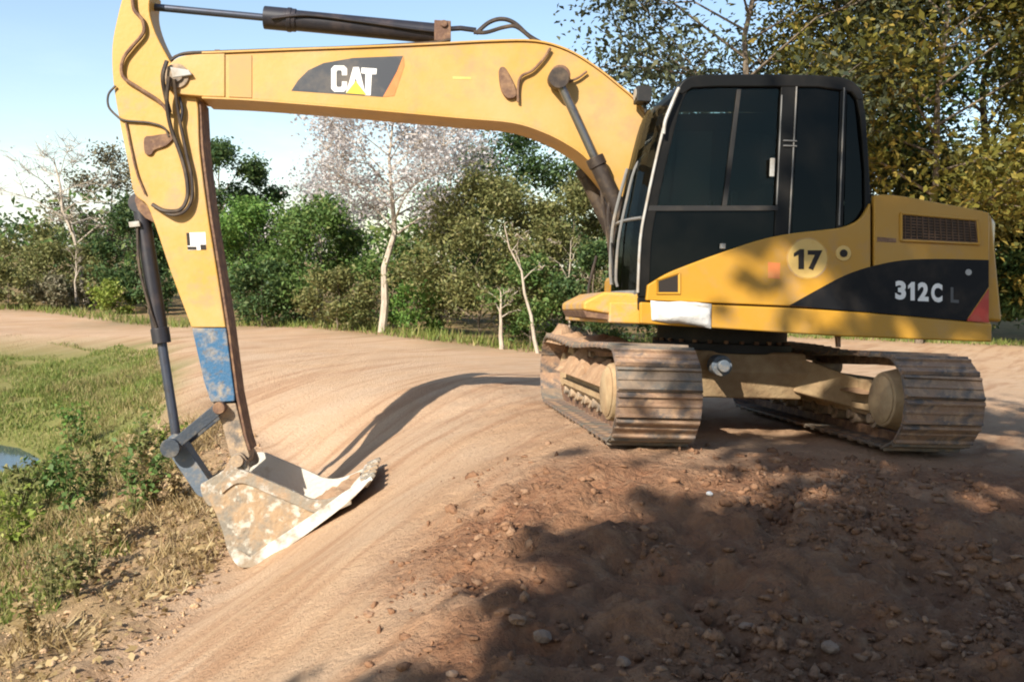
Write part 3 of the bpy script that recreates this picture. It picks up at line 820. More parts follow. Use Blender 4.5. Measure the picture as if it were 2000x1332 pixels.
# windscreen, bowed forward between the two front pillars
fr3 = [M(x, y, CL) for x, y in crom([(1330, 176), (1312, 204), (1289, 290), (1265, 400), (1253, 470), (1248, 572)], 3)]
ls = np.linspace(CL - .03, CF + .03, 9)
def bow(l): return 0.10 * (1 - ((l - (CL + CF) / 2) / ((CL - CF) / 2)) ** 2)
mb = MB()
for i in range(len(ls) - 1):
    mb.ribbon([(f + bow(ls[i]), ls[i], u) for f, u in fr3], [(f + bow(ls[i + 1]), ls[i + 1], u) for f, u in fr3])
mb.build('windscreen', 'glass', cab)
mb = MB(); mb.tube([(f + .01, CF + .03, u) for f, u in fr3], .035, 8); mb.build('pillar', 'black', cab)
mb = MB(); mb.tube([(f + bow(l) + .006, l, fr3[10][1]) for l, (f, u) in zip(ls, [fr3[10]] * 9)], .014, 6); mb.build('windscreen_rail', 'greyframe', cab)
mb = MB(); mb.tube([(f + bow(l) + .006, l, fr3[-1][1]) for l, (f, u) in zip(ls, [fr3[-1]] * 9)], .02, 6); mb.build('windscreen_rail', 'greyframe', cab)
# light metal edge and grab rails on the front pillar
mb = MB(); mb.tube([(f + .012, CL + .012, u) for f, u in fr3[4:]], .011, 6); mb.build('pillar_trim', 'greymetal', cab)
gr_pts = [(1296, 262), (1300, 235), (1318, 190), (1326, 172)]
mb = MB(); mb.tube([M3(x, y, CL + .05) for x, y in crom(gr_pts, 4)], .013, 7); mb.build('grab_rail', 'greymetal', cab)
gr2 = crom([(1262, 300), (1240, 330), (1222, 400), (1208, 470), (1203, 540), (1206, 560)], 4)
mb = MB(); mb.tube([M3(x, y, 0.85) for x, y in gr2], .012, 7); mb.build('grab_rail', 'greyframe', cab)
gr3 = crom([(1225, 330), (1206, 400), (1196, 450), (1192, 520), (1194, 556)], 4)
mb = MB(); mb.tube([M3(x, y, 0.55) for x, y in gr3], .014, 7); mb.build('grab_rail', 'greyframe', cab)
# wiper
mb = MB(); a = M(1250, 440, 0.7); mb.tube([(fr3[10][0] + .13, .45, fr3[10][1]), (fr3[14][0] + .12, .75, fr3[14][1])], .008, 5); mb.build('wiper', 'blackrub', cab)
# far wall, rear wall, floor
farp = [(f, u) for f, u in fr3] + S([(1703, 600), (1700, 400), (1688, 196), (1664, 170)], CL)
fw = MB(); wl = S([(1340, 400), (1640, 400), (1640, 585), (1262, 585), (1266, 400)], CL)
MB().prism(S([(1266, 402), (1700, 402), (1702, 600), (1250, 590)], CL), CF, CF + .03).build('far_wall', 'black', cab)
MB().prism(S([(1325, 176), (1664, 170), (1684, 190), (1698, 400), (1268, 400), (1290, 290)], CL), CF + .004, CF + .012).build('window', 'glass_dark', cab, smooth=False)
rb = M(1692, 420, CL); rt = M(1672, 190, CL)
mb = MB(); mb.add([(rb[0], CF, 1.0), (rb[0], CL - .02, 1.0), (rb[0], CL - .02, rb[1] + .1), (rb[0], CF, rb[1] + .1)], [(0, 1, 2, 3)]); mb.build('rear_wall', 'black', cab)
mb = MB(); mb.add([(rb[0], CF, rb[1] + .1), (rb[0], CL - .02, rb[1] + .1), (rt[0], CL - .02, rt[1]), (rt[0], CF, rt[1])], [(0, 1, 2, 3)]); mb.build('window', 'glass_dark', cab, smooth=False)
# operator's seat and levers
st = MB()
sf = M(1480, 420, 0.7); fx = sf[0]
st.box((fx - .28, .48, 1.40), (fx + .22, .98, 1.54)); seat = st.build('seat', 'seat', cab, bevel=.05, seg=3)
st = MB(); st.prism([(fx - .20, 1.50), (fx - .34, 1.5), (fx - .44, 2.12), (fx - .32, 2.14)], .50, .96); st.build('backrest', 'seat', seat, bevel=.05, seg=3)
st = MB(); st.prism([(fx - .34, 2.17), (fx - .44, 2.17), (fx - .46, 2.38), (fx - .37, 2.38)], .60, .86); st.build('headrest', 'seat', seat, bevel=.03, seg=3)
st = MB(); st.box((fx - .2, .55, 1.0), (fx + .14, .91, 1.39)); st.build('seat_base', 'blackrub', seat)
for l in (.42, 1.04):
    st = MB(); st.box((fx - .1, l - .06, 1.45), (fx + .34, l + .06, 1.62)); st.cyl((fx + .27, l, 1.6), (fx + .30, l, 1.80), .014).cyl((fx + .30, l, 1.78), (fx + .31, l, 1.90), .028)
    st.build('control_console', 'blackrub', cab, bevel=.015)
# work light and mirror on the boom-side corner of the roof
mb = MB(); c = M3(1255, 186, 0.30); mb.box((c[0] - .06, c[1] - .08, c[2] - .07), (c[0] + .06, c[1] + .08, c[2] + .06)); mb.tube([c, (c[0] - .05, c[1], c[2] - .2)], .015)
wl_ = mb.build('work_light', 'blackrub', cab, bevel=.015)
mb = MB(); mb.cyl((c[0] + .061, c[1], c[2]), (c[0] + .068, c[1], c[2]), .05); mb.build('lens', 'greymetal', wl_)

# ---------------------------------------------------------------- boom
BN, BFAR = 0.165, -0.235            # near and far faces
top = crom([(395, 106), (430, 105), (560, 100), (700, 95), (840, 89), (960, 83), (1045, 83), (1105, 99), (1158, 130), (1205, 167), (1248, 207), (1300, 290), (1345, 400), (1352, 470)], 4)
bot = crom([(395, 190), (500, 195), (700, 211), (900, 229), (1000, 238), (1060, 256), (1110, 281), (1150, 311), (1200, 370), (1250, 440), (1290, 500)], 4)
foot = [(1345, 500), (1325, 518), (1302, 515)]
bp_ = S(top + foot + bot[::-1], BN)
boom = MB().prism(bp_, BFAR, BN).build('boom', 'boom_yellow', EX, bevel=.008)
def edge_strip(pts, name, th, mat='boom_yellow', lo=BFAR - .018, hi=BN + .018):
    q = S(pts, BN); n = len(q); vs = []
    for i, (f, u) in enumerate(q):
        a = q[max(i - 1, 0)]; b = q[min(i + 1, n - 1)]
        tx, ty = b[0] - a[0], b[1] - a[1]; m = math.hypot(tx, ty); nx_, ny_ = -ty / m * th, tx / m * th
        vs += [(f, lo, u), (f, hi, u), (f + nx_, hi, u + ny_), (f + nx_, lo, u + ny_)]
    fs = []
    for i in range(n - 1):
        a, b = 4 * i, 4 * i + 4
        fs += [(a, a + 1, b + 1, b), (a + 1, a + 2, b + 2, b + 1), (a + 2, a + 3, b + 3, b + 2), (a + 3, a, b, b + 3)]
    fs += [(3, 2, 1, 0), (4 * n - 4, 4 * n - 3, 4 * n - 2, 4 * n - 1)]
    MB().add(vs, fs).build(name, mat, boom, bevel=.003)
edge_strip(top, 'top_plate', -0.016)
edge_strip(bot, 'bottom_plate', 0.016)
# nose fork: one ear on each side of the stick
ear = crom([(400, 106), (352, 112), (328, 132), (322, 158), (338, 182), (400, 190)], 5)
for a, b in ((BN - .05, BN + .012), (BFAR - .012, BFAR + .05)):
    MB().prism(S(ear + [(440, 191), (440, 105)], BN), a, b).build('nose_ear', 'boom_yellow', boom, bevel=.01)
pp = M(346, 150, BN)
mb = MB(); mb.cyl((pp[0], BFAR - .05, pp[1]), (pp[0], BN + .05, pp[1]), .055, n=20).cyl((pp[0], BN + .01, pp[1]), (pp[0], BN + .03, pp[1]), .10, n=22)
mb.build('pivot_pin', 'mudsteel', boom, bevel=.006)
mb = MB(); mb.prism(S([(335, 134), (372, 140), (378, 150), (340, 156)], BN), BN + .03, BN + .055); mb.build('pin_lock', 'greymetal', boom, bevel=.008)
# welded doubler near the nose
MB().prism(S([(447, 109), (492, 108), (492, 192), (447, 190)], BN), BN - .002, BN + .006).build('doubler_plate', 'doubler', boom, bevel=.002)
# decal: slanted dark flash with orange wedge
BD = BN
MB().prism(S([(569, 178), (582, 158), (602, 138), (632, 124), (690, 114), (787, 110), (775, 140), (748, 190), (700, 187)], BD), BD - .002, BD + .0022).build('dark_flash', 'decalgrey', boom)
MB().prism(S([(788, 111), (790, 128), (770, 188), (748, 190), (776, 140)], BD), BD - .002, BD + .0026).build('orange_flash', 'orange', boom)
def plate(pts, name, mat, off, parent=boom):
    return MB().prism(S(pts, BD), BD + off - .002, BD + off).build(name, mat, parent, smooth=False)
# letters C A T with a yellow triangle over the A's foot
Cc = [(647, 135), (653, 129), (672, 129), (678, 135), (678, 148), (668, 148), (668, 141), (666, 138), (659, 138), (657, 141), (657, 168), (659, 171), (666, 171), (668, 168), (668, 160), (678, 160), (678, 174), (672, 180), (653, 180), (647, 174)]
plate([(x, y) for x, y in Cc], 'letter', 'white', .0045)
plate([(690, 132), (701, 132), (714, 185), (704, 185), (695, 152), (686, 183), (676, 182)], 'letter', 'white', .0045)
plate([(706, 133), (736, 135), (735, 146), (726, 146), (724, 187), (713, 187), (714, 145), (706, 144)], 'letter', 'white', .0045)
plate([(676, 183), (695, 159), (716, 186)], 'logo_triangle', 'logoyellow', .0065)
plate([(884, 150), (920, 151), (920, 156), (884, 155)], 'small_sticker', 'cream', .002)
# cylinder bosses on the boom side
def boss(px, py, r, name='pin_boss', mat='rust', l=BN):
    p = M(px, py, l)
    mb = MB(); mb.cyl((p[0], BFAR - .13, p[1]), (p[0], l + .13, p[1]), r * .62, n=18).cyl((p[0], l + .07, p[1]), (p[0], l + .15, p[1]), r, n=20).cyl((p[0], BFAR - .15, p[1]), (p[0], BFAR - .07, p[1]), r, n=20)
    return mb.build(name, mat, boom, bevel=.008)
boss(1090, 155, .085)
mb = MB(); mb.prism(crom(S([(974, 140), (984, 133), (996, 150), (1008, 178), (1006, 192), (990, 194), (978, 176)], BN), 4, True), BN - .004, BN + .035); mb.build('hose_port', 'rust', boom, bevel=.01)
# hydraulic lines on the boom side and top
def hose(pts, l, r=.013, parent=boom, name='hose', mat='hose', n=5):
    if isinstance(l, (int, float)): l = [l] * len(pts)
    p3 = [M3(x, y, ll) for (x, y), ll in zip(pts, l)]
    mb = MB(); mb.tube(crom(p3, n), r, 7); return mb.build(name, mat, parent)
hose([(1075, 95), (1062, 115), (1040, 138), (1018, 150), (1012, 170), (1012, 200)], BN + .03, .012, mat='rust')
hose([(1146, 140), (1130, 152), (1112, 160)], BN + .03, .010, mat='rust')
hose([(930, 66), (955, 45), (980, 38), (1005, 46), (1035, 72), (1080, 96), (1140, 122), (1200, 163), (1245, 204)], -.05, .019)
hose([(925, 64), (950, 64), (985, 54), (1010, 54), (1045, 80), (1090, 100), (1150, 128), (1205, 168)], .06, .017)
hose([(333, 118), (360, 105), (420, 102), (560, 97), (700, 92), (840, 84), (880, 78)], .10, .012)
hose([(330, 125), (350, 108), (420, 104), (560, 99), (700, 94), (840, 86)], .0, .012, mat='rust')
mb = MB(); mb.prism(S([(418, 96), (428, 96), (430, 106), (416, 106)], BN), .06, .14); mb.build('hose_clamp', 'rust', boom)

# boom cylinders, one each side
for l, nm in ((BN + .11, 0), (BFAR - .11, 1)):
    a0 = M(1090, 155, BN + .11); a1 = M(1272, 548, BN + .11)
    A = Vector((a0[0], l, a0[1])); B = Vector((a1[0], l, a1[1]))
    c = MB(); c.cyl(A.lerp(B, .40), B, .068, n=18).cyl(A.lerp(B, .385), A.lerp(B, .43), .078, n=18).cyl(B + Vector((0, -.06, 0)), B + Vector((0, .06, 0)), .08)
    cy = c.build('boom_cylinder', 'hose', EX, bevel=.006)
    c = MB(); c.cyl(A, A.lerp(B, .42), .036, n=16); c.build('piston_rod', 'rod', cy)
    c = MB(); c.cyl(A + Vector((0, -.055, 0)), A + Vector((0, .055, 0)), .085, n=18); c.build('rod_eye', 'hose', cy)
hose([(1180, 340), (1192, 380), (1188, 430), (1200, 520)], .30, .016, EX)
hose([(1172, 345), (1178, 400), (1184, 440), (1196, 540)], .25, .014, EX)
hose([(1165, 500), (1150, 560), (1152, 585)], .35, .012, EX)

# ---------------------------------------------------------------- stick cylinder on top of the boom
LC = -.035
A = Vector(M3(282, 13, LC)); B = Vector(M3(868, 68, LC))
c = MB(); p0 = A.lerp(B, .395)
c.cyl(p0, B, .085, n=22).cyl(A.lerp(B, .393), A.lerp(B, .50), .094, n=22).cyl(A.lerp(B, .47), A.lerp(B, .485), .10, n=22)
sc_ = c.build('stick_cylinder', 'cyl', EX, bevel=.006)
c = MB(); c.cyl(A, p0 + (B - A) * .01, .030, n=16); c.build('piston_rod', 'rodblue', sc_)
c = MB(); c.cyl(A + Vector((0, -.07, 0)), A + Vector((0, .07, 0)), .07, n=18); c.build('rod_eye', 'cyl', sc_)
c = MB(); c.prism(S([(848, 48), (880, 50), (880, 84), (848, 82)], LC), LC - .13, LC - .10); c.prism(S([(848, 48), (880, 50), (880, 88), (848, 88)], LC), LC + .10, LC + .13); c.cyl(Vector(M3(866, 66, LC - .15)), Vector(M3(866, 66, LC - .15)) + Vector((0, .30, 0)), .03)
c.build('cylinder_bracket', 'rust', boom, bevel=.006)
hose([(530, 36), (600, 30), (700, 42), (800, 56), (850, 62)], LC + .10, .014, sc_, 'hydraulic_line', 'cyl')
c = MB(); c.tube([M3(x, y, LC + .02) for x, y in ((868, 58), (900, 56), (930, 60))], .022); c.build('hose_fitting', 'cyl', sc_)

# ---------------------------------------------------------------- stick
SN, SFR = .115, -.185
sl = crom([(243, -20), (230, 30), (219, 90), (221, 160), (234, 240), (250, 320), (262, 378), (287, 402), (306, 450), (332, 528), (374, 640)], 4)
sr_ = crom([(296, -20), (292, 20), (303, 62), (326, 108), (352, 150), (384, 190), (390, 290), (405, 410), (424, 530), (441, 640)], 4)
stick = MB().prism(S(sl + sr_[::-1], SN), SFR, SN).build('stick', 'stick_yellow', EX, bevel=.012)
sl2 = [(374.5, 641), (398, 740), (414, 790), (428, 812), (446, 880), (452, 902), (466, 914), (482, 908), (487, 890), (474, 850), (458, 770), (441.5, 641)]
low = MB().prism(S([(374.5, 641), (398, 745), (412, 786), (458, 784), (458, 770), (441.5, 641)], SN), SFR, SN).build('stick_lower_section', 'blue', stick, bevel=.01)
MB().prism(S([(412, 787), (432, 830), (446, 884), (452, 902), (466, 914), (482, 908), (487, 890), (474, 850), (459, 787)], SN), SFR + .03, SN - .03).build('stick_nose', 'mudsteel', stick, bevel=.01)
bpin = M(468, 896, SN)
mb = MB(); mb.cyl((bpin[0], -.30, bpin[1]), (bpin[0], .24, bpin[1]), .05, n=18); mb.build('bucket_pin', 'mudsteel', stick)
# rear edge strip, coloured dark brown to stand for the shaded underside
def strip(pts, off, lo, hi, name, mat, parent, l=SN):
    q = S(pts, l); q2 = S([(x + off, y) for x, y in pts], l)
    MB().prism(q + q2[::-1], lo, hi).build(name, mat, parent, bevel=.003)
strip([(386, 196), (391, 290), (406, 410), (425, 530), (442, 640), (459, 770), (475, 850), (484, 880)], 5, SFR - .015, SN - .02, 'edge_strip', 'rust', stick)
# cylinder bracket on the front edge
for a, b in ((-.12, -.09), (.02, .05)):
    MB().prism(S([(262, 372), (290, 404), (300, 436), (278, 424), (264, 408), (258, 390)], SN), a, b).build('cylinder_bracket', 'rust', stick, bevel=.006)
# small sign and stained patch
MB().prism(S([(364, 455), (401, 454), (403, 488), (367, 489)], SN), SN - .002, SN + .0022).build('sticker', 'white', stick)
for q in ([(364, 455), (370, 455), (372, 480), (366, 480)], [(366, 482), (384, 482), (384, 488), (367, 488)], [(391, 478), (402, 478), (403, 488), (392, 488)]):
    MB().prism(S(q, SN), SN, SN + .004).build('sticker_print', 'dark', stick, smooth=False)
MB().prism(crom(S([(283, 270), (300, 266), (330, 262), (340, 270), (326, 286), (304, 294), (296, 304), (284, 300)], SN), 3, True), SN - .003, SN + .02).build('hose_manifold', 'rust', stick, bevel=.006)
# hoses
hose([(258, -10), (262, 20), (278, 40), (280, 65), (258, 92), (240, 118), (240, 150), (270, 172), (310, 198), (330, 222)], SN + .03, .015, stick, mat='rust')
hose([(226, 168), (212, 185), (212, 208), (226, 225), (244, 236), (290, 240), (320, 250), (330, 268)], SN + .02, .009, stick)
hose([(330, 150), (326, 200), (334, 250), (352, 300), (364, 345), (366, 385), (352, 410), (322, 412), (298, 400)], [BN + .07, SN + .09, SN + .05, SN + .04, SN + .04, SN + .04, SN + .05, SN + .06, SN + .02], .017, stick)
hose([(340, 155), (346, 205), (354, 250), (364, 300), (374, 345), (375, 385), (362, 412), (335, 420), (306, 406)], [BN + .06, SN + .06, SN + .04, SN + .04, SN + .04, SN + .04, SN + .05, SN + .06, SN + .02], .014, stick)
hose([(326, 120), (318, 150), (324, 190), (332, 220)], [BN + .06, BN + .08, SN + .08, SN + .05], .018, stick)
hose([(350, 190), (356, 215), (352, 245)], SN + .04, .012, stick, mat='cyl')
hose([(246, 240), (256, 290), (268, 340), (284, 380)], SN + .015, .008, stick, mat='rust')

# ---------------------------------------------------------------- bucket cylinder and links
LB = -.035
A = Vector(M3(274, 398, LB)); B = Vector(M3(346, 862, LB))
c = MB(); c.cyl(A.lerp(B, .03), A.lerp(B, .56), .066, n=20).cyl(A.lerp(B, .52), A.lerp(B, .585), .076, n=20).cyl(A + Vector((0, -.06, 0)), A + Vector((0, .06, 0)), .085, n=18)
bc = c.build('bucket_cylinder', 'cyl', EX, bevel=.006)
c = MB(); c.cyl(A.lerp(B, .57), B, .040, n=16); c.build('piston_rod', 'rodblue', bc)
c = MB(); c.cyl(B + Vector((0, -.06, 0)), B + Vector((0, .06, 0)), .07, n=16); c.build('rod_eye', 'bluegrey', bc)
c = MB(); c.tube(crom([M3(268, 430, LB + .07), M3(272, 520, LB + .08), M3(292, 600, LB + .08), M3(306, 640, LB + .07)], 4), .012); c.build('hydraulic_line', 'hose', bc)
c = MB(); c.prism(S([(258, 436), (278, 434), (280, 444), (260, 446)], LB), LB + .05, LB + .10); c.build('line_clamp', 'greymetal', bc)
J = Vector(M3(346, 868, LB)); I0 = Vector(M3(438, 792, LB)); K0 = Vector(M3(402, 950, LB))
def link(p, q, w0, w1, l0, l1, name, mat):
    d = (q - p); d.y = 0; d.normalize(); nrm = Vector((-d.z, 0, d.x))
    pl = []
    for c_, w, s0 in ((p, w0, 1), (q, w1, -1)):
        base = math.atan2(d.z, d.x)
        for k in range(9):
            t = base + math.pi / 2 + math.pi * k / 8 + (0 if s0 > 0 else math.pi)
            pl.append((c_.x + w * math.cos(t), c_.z + w * math.sin(t)))
    return MB().prism(pl, l0, l1).build(name, mat, EX, bevel=.006)
link(J, I0, .045, .05, .125, .165, 'idler_link', 'darklink')
link(J, I0, .055, .06, -.245, -.205, 'idler_link', 'darklink')
link(J, K0, .075, .075, -.125, .055, 'power_link', 'bluegrey')
mb = MB(); mb.cyl((J.x, -.28, J.z), (J.x, .20, J.z), .048, n=18).cyl((J.x, .165, J.z), (J.x, .205, J.z), .08, n=18); mb.build('link_pin', 'darklink', EX, bevel=.006)
mb = MB(); mb.cyl((I0.x, -.27, I0.z), (I0.x, .19, I0.z), .05, n=18); mb.build('link_pin', 'rust', EX, bevel=.006)

# ---------------------------------------------------------------- bucket
KN, KF = .47, -.54
lip = (722, 940)
shell_px = crom([lip, (690, 972), (640, 1012), (580, 1056), (530, 1088), (492, 1106), (464, 1103), (446, 1078), (434, 1036), (420, 1000), (404, 968)], 4)
rim_px = crom([(404, 968), (440, 930), (470, 917), (520, 936), (577, 960), (610, 974), (650, 972), lip], 4)
shell = S(shell_px, KN); rim = S(rim_px, KN)
def inset(q, th):
    out = []; n = len(q)
    for i, (f, u) in enumerate(q):
        a = q[max(i - 1, 0)]; b = q[min(i + 1, n - 1)]
        tx, ty = b[0] - a[0], b[1] - a[1]; m = math.hypot(tx, ty)
        out.append((f + ty / m * th, u - tx / m * th))
    return out
sh_in = inset(shell, .03)
cenk = (sum(p[0] for p in shell) / len(shell), sum(p[1] for p in shell) / len(shell))
if math.dist(sh_in[20], cenk) > math.dist(shell[20], cenk): sh_in = inset(shell, -.03)
bk = MB().prism(shell + sh_in[::-1], KF + .004, KN - .004).build('bucket', 'bucket_out', EX, bevel=.004)
bk['label'] = 'digging bucket curled up with dried white cement and mud on it'
sh2 = inset(shell, .036 if True else 0)
if math.dist(sh2[20], cenk) > math.dist(shell[20], cenk): sh2 = inset(shell, -.036)
mb = MB(); mb.ribbon([(f, KF + .03, u) for f, u in sh2], [(f, KN - .03, u) for f, u in sh2]); mb.build('lining', 'bucket_in', bk)
for a, b in ((KN - .028, KN), (KF, KF + .028)):
    MB().prism(shell + rim[1:-1], a, b).build('side_plate', 'bucket_side', bk, bevel=.004)
# inner face of far side plate is whitened
MB().prism(S(rim_px[4:-1], KN) + sh2[2:28], KF + .0285, KF + .034).build('lining', 'bucket_in', bk)
# rim reinforcement band and wear strip on the near side plate
q = S(rim_px, KN)
band = rim_px[3:-2]
MB().prism(S(band, KN) + S([(x + 3, y + 26) for x, y in band[::-1]], KN), KN - .002, KN + .018).build('rim_band', 'bucket_out', bk, bevel=.005)
ws = crom([(724, 936), (690, 972), (640, 1012), (580, 1056), (530, 1088), (496, 1106)], 3)
wi = crom([(488, 1088), (524, 1062), (576, 1028), (630, 990), (676, 958), (702, 944)], 3)
MB().prism(S(ws + wi, KN), KN - .002, KN + .020).build('wear_strip', 'bucket_white', bk, bevel=.006)
MB().prism(S(crom([(452, 1080), (470, 1074), (494, 1090), (508, 1101), (490, 1107), (466, 1104)], 3, True), KN), KN - .002, KN + .024).build('wear_pad', 'bucket_white', bk, bevel=.006)
# lip plate and teeth
lf, lu = M(*lip, KN); l2 = M(690, 966, KN); dv = Vector((lf - l2[0], 0, lu - l2[1])).normalized(); nv = Vector((-dv.z, 0, dv.x))
if nv.z < 0: nv = -nv
mb = MB()
for i in range(1):
    base = Vector((lf, 0, lu)) - dv * .10
    pl = [(base.x - nv.x * .012, base.z - nv.z * .012), (base.x + dv.x * .13 - nv.x * .005, base.z + dv.z * .13 - nv.z * .005), (base.x + dv.x * .13 + nv.x * .02, base.z + dv.z * .13 + nv.z * .02), (base.x + nv.x * .045, base.z + nv.z * .045)]
    mb.prism(pl, KF - .005, KN + .005)
mb.build('lip_plate', 'bucket_white', bk, bevel=.004)
for i in range(5):
    l = KF + .09 + (KN - KF - .18) * i / 4
    b0 = Vector((lf, l, lu)) - dv * .06; tip = Vector((lf, l, lu)) + dv * .06
    vs = []
    for c_, hw, hh in ((b0, .05, .045), (tip, .035, .012)):
        for sy, sn in ((-1, -1), (1, -1), (1, 1), (-1, 1)):
            vs.append(c_ + Vector((0, sy * hw, 0)) + nv * (sn * hh + .012))
    MB().add(vs, [(3, 2, 1, 0), (4, 5, 6, 7), (0, 1, 5, 4), (1, 2, 6, 5), (2, 3, 7, 6), (3, 0, 4, 7)]).build('tooth', 'bucket_side', bk, bevel=.006)
# hinge ears between stick pin and link pin
for l in (.17, -.27):
    MB().prism(S(crom([(398, 962), (396, 944), (404, 938), (440, 915), (455, 890), (472, 882), (484, 894), (490, 916), (470, 930), (430, 975), (412, 985)], 3, True), SN), l - .02, l + .02).build('hinge_ear', 'bucket_out', bk, bevel=.006)
# earth left inside
mb = MB()
mm = []
for i in range(16):
    for j in range(12):
        t = i / 15; s = j / 11
        px = 500 + 190 * t; py = 1060 - 95 * t
        f, u = M(px, py, KN)
        l = KF + .05 + (KN - KF - .1) * s
        mm.append((f, l, u + .03 + .12 * float(fbm(np.array(t * 5 + 3), np.array(s * 6), 3)) - .04 * abs(2 * s - 1)))
mb.add(mm, [(i * 12 + j, i * 12 + j + 1, (i + 1) * 12 + j + 1, (i + 1) * 12 + j) for i in range(15) for j in range(11)])
mb.build('earth_left_inside', 'mud', bk)

# ---------------------------------------------------------------- white sack hung over the deck edge
sk = MB()
nxs, nzs = 26, 12
a, b, c_, d = (1272, 588), (1391, 593), (1390, 641), (1274, 626)
vs = []
for i in range(nxs):
    for j in range(nzs):
        t, s = i / (nxs - 1), j / (nzs - 1)
        p = lerp(lerp(a, b, t), lerp(d, c_, t), s)
        f, u = M(p[0], p[1], SL + .03)
        w = math.sin(math.pi * t) ** .4 * math.sin(math.pi * min(1, s * .9 + .1)) ** .4
        l = SL + .012 + .05 * w + .028 * float(fbm(np.array(t * 3.0), np.array(s * 5.0), 2)) * w
        vs.append((f, l, u + .01 * float(fbm(np.array(t * 4.0 + 8), np.array(s * .1), 2))))
nb = len(vs)
vs += [(f, SL + .004, u) for f, l, u in vs]
fs = []
for i in range(nxs - 1):
    for j in range(nzs - 1):
        q = (i * nzs + j, i * nzs + j + 1, (i + 1) * nzs + j + 1, (i + 1) * nzs + j)
        fs.append(q); fs.append(tuple(x + nb for x in q[::-1]))
bd = [(i, 0) for i in range(nxs)] + [(nxs - 1, j) for j in range(1, nzs)] + [(i, nzs - 1) for i in range(nxs - 2, -1, -1)] + [(0, j) for j in range(nzs - 2, 0, -1)]
ids = [i * nzs + j for i, j in bd]
for k in range(len(ids)):
    x, y = ids[k], ids[(k + 1) % len(ids)]
    fs.append((x, y, y + nb, x + nb))
# built in machine coordinates, stored as its own thing
so = sk.add([tuple(MMAT @ Vector(v)) for v in vs], fs).build('white_sack', 'sack', None)
tag(so, 'white woven sack hung over the lower yellow edge below the cab', 'sack')
# ================================================================== VEGETATION
def leaf_quads(c, size, r, up=0.35, aspect=0.5):
    """diamond leaf faces at centres c"""
    n = len(c)
    nrm = r.normal(size=(n, 3)); nrm[:, 2] = np.abs(nrm[:, 2]) + up; nrm /= np.linalg.norm(nrm, axis=1)[:, None]
    t = r.normal(size=(n, 3)); t -= nrm * (t * nrm).sum(1)[:, None]; t /= np.linalg.norm(t, axis=1)[:, None]
    b = np.cross(nrm, t)
    s = (size * r.uniform(0.6, 1.35, n))[:, None]
    fold = nrm * s * 0.12
    v = np.stack([c - t * s * .5, c + b * s * aspect * .5 + fold - t * s * .05, c + t * s * .5, c - b * s * aspect * .5 + fold - t * s * .05], 1).reshape(-1, 3)
    f = np.arange(4 * n).reshape(n, 4)
    return v, f

def crown_points(r, tips, n, spread):
    k = r.integers(0, len(tips), n)
    wgt = r.normal(size=(n, 3)) * spread
    wgt[:, 2] *= 0.75
    return tips[k] + wgt

def grow(r, base, h, rx, trunk_h=0.35, lean=(0, 0), nb=9, sub=4, tr=0.09, ball=0.0, droop=0.0):
    """trunk and limbs; returns mesh builder and tip points"""
    mb = MB(); tips = []
    b = Vector((base[0], base[1], base[2] - 0.15))
    top = Vector((base[0] + lean[0], base[1] + lean[1], base[2] + h * 0.92))
    path = []
    for i in range(7):
        t = i / 6
        p = b.lerp(top, t)
        path.append(p + Vector((r.normal() * .03 * h * t * (1 - t) * 2.5, r.normal() * .03 * h * t * (1 - t) * 2.5, 0)))
    mb.tube(path, tr, 7, tr * .22)
    def onpath(t):
        x = t * 6; i = min(int(x), 5); return path[i].lerp(path[i + 1], x - i)
    for k in range(nb):
        t = trunk_h + (0.97 - trunk_h) * (k + r.uniform(.2, .8)) / nb
        p = onpath(t); an = k * 2.4 + r.uniform(-.5, .5)
        prof = math.sin(math.pi * min(1, max(0.08, (t - trunk_h) / (1 - trunk_h) * .85 + .18))) ** .7
        ln = rx * r.uniform(.7, 1.05) * prof
        q = p + Vector((math.cos(an) * ln, math.sin(an) * ln, h * r.uniform(.04, .20) * (1 - droop)))
        mid = p.lerp(q, .5) + Vector((0, 0, .06 * h * r.uniform(.2, .8)))
        r0 = tr * (1 - t * .8) * .55
        mb.tube([p, mid, q], r0, 5, r0 * .3)
        tips += [q, mid.lerp(q, .5)]
        for j in range(sub):
            s = mid.lerp(q, r.uniform(.0, .8)); a2 = an + r.uniform(-1.2, 1.2); l2 = ln * r.uniform(.3, .6)
            e = s + Vector((math.cos(a2) * l2, math.sin(a2) * l2, l2 * r.uniform(-.2, .9)))
            mb.tube([s, s.lerp(e, .5) + Vector((0, 0, .03 * l2)), e], r0 * .45, 4, r0 * .12)
            tips += [e, s.lerp(e, .55)]
    tips.append(top)
    return mb, np.array([tuple(t) for t in tips])

def tree(name, label, base, h, rx, n, leaf, mat, bark='bark', group=None, cat='tree', spread=None, seed=1, up=.35, aspect=.5, fine=0, **kw):
    r = np.random.default_rng(seed)
    root = empty(name, loc=tuple(base)); tag(root, label, cat, group)
    mb, tips = grow(r, (0, 0, 0), h, rx, **kw)
    if fine:
        for k in range(fine):
            s = Vector(tips[r.integers(0, len(tips))]); d = Vector(r.normal(size=3)); d.z = abs(d.z) * .8
            e = s + d.normalized() * rx * r.uniform(.12, .32)
            mb.tube([s, s.lerp(e, .5) + Vector(r.normal(size=3)) * .03, e], .010, 3, .005)
    mb.build('trunk', bark, root)
    if n:
        sp = spread if spread else rx * .16
        c = crown_points(r, tips, n, sp)
        c[:, 2] = np.maximum(c[:, 2], .05)
        v, f = leaf_quads(c, leaf, r, up, aspect)
        np_mesh('crown', v, f, mat, root)
    return root

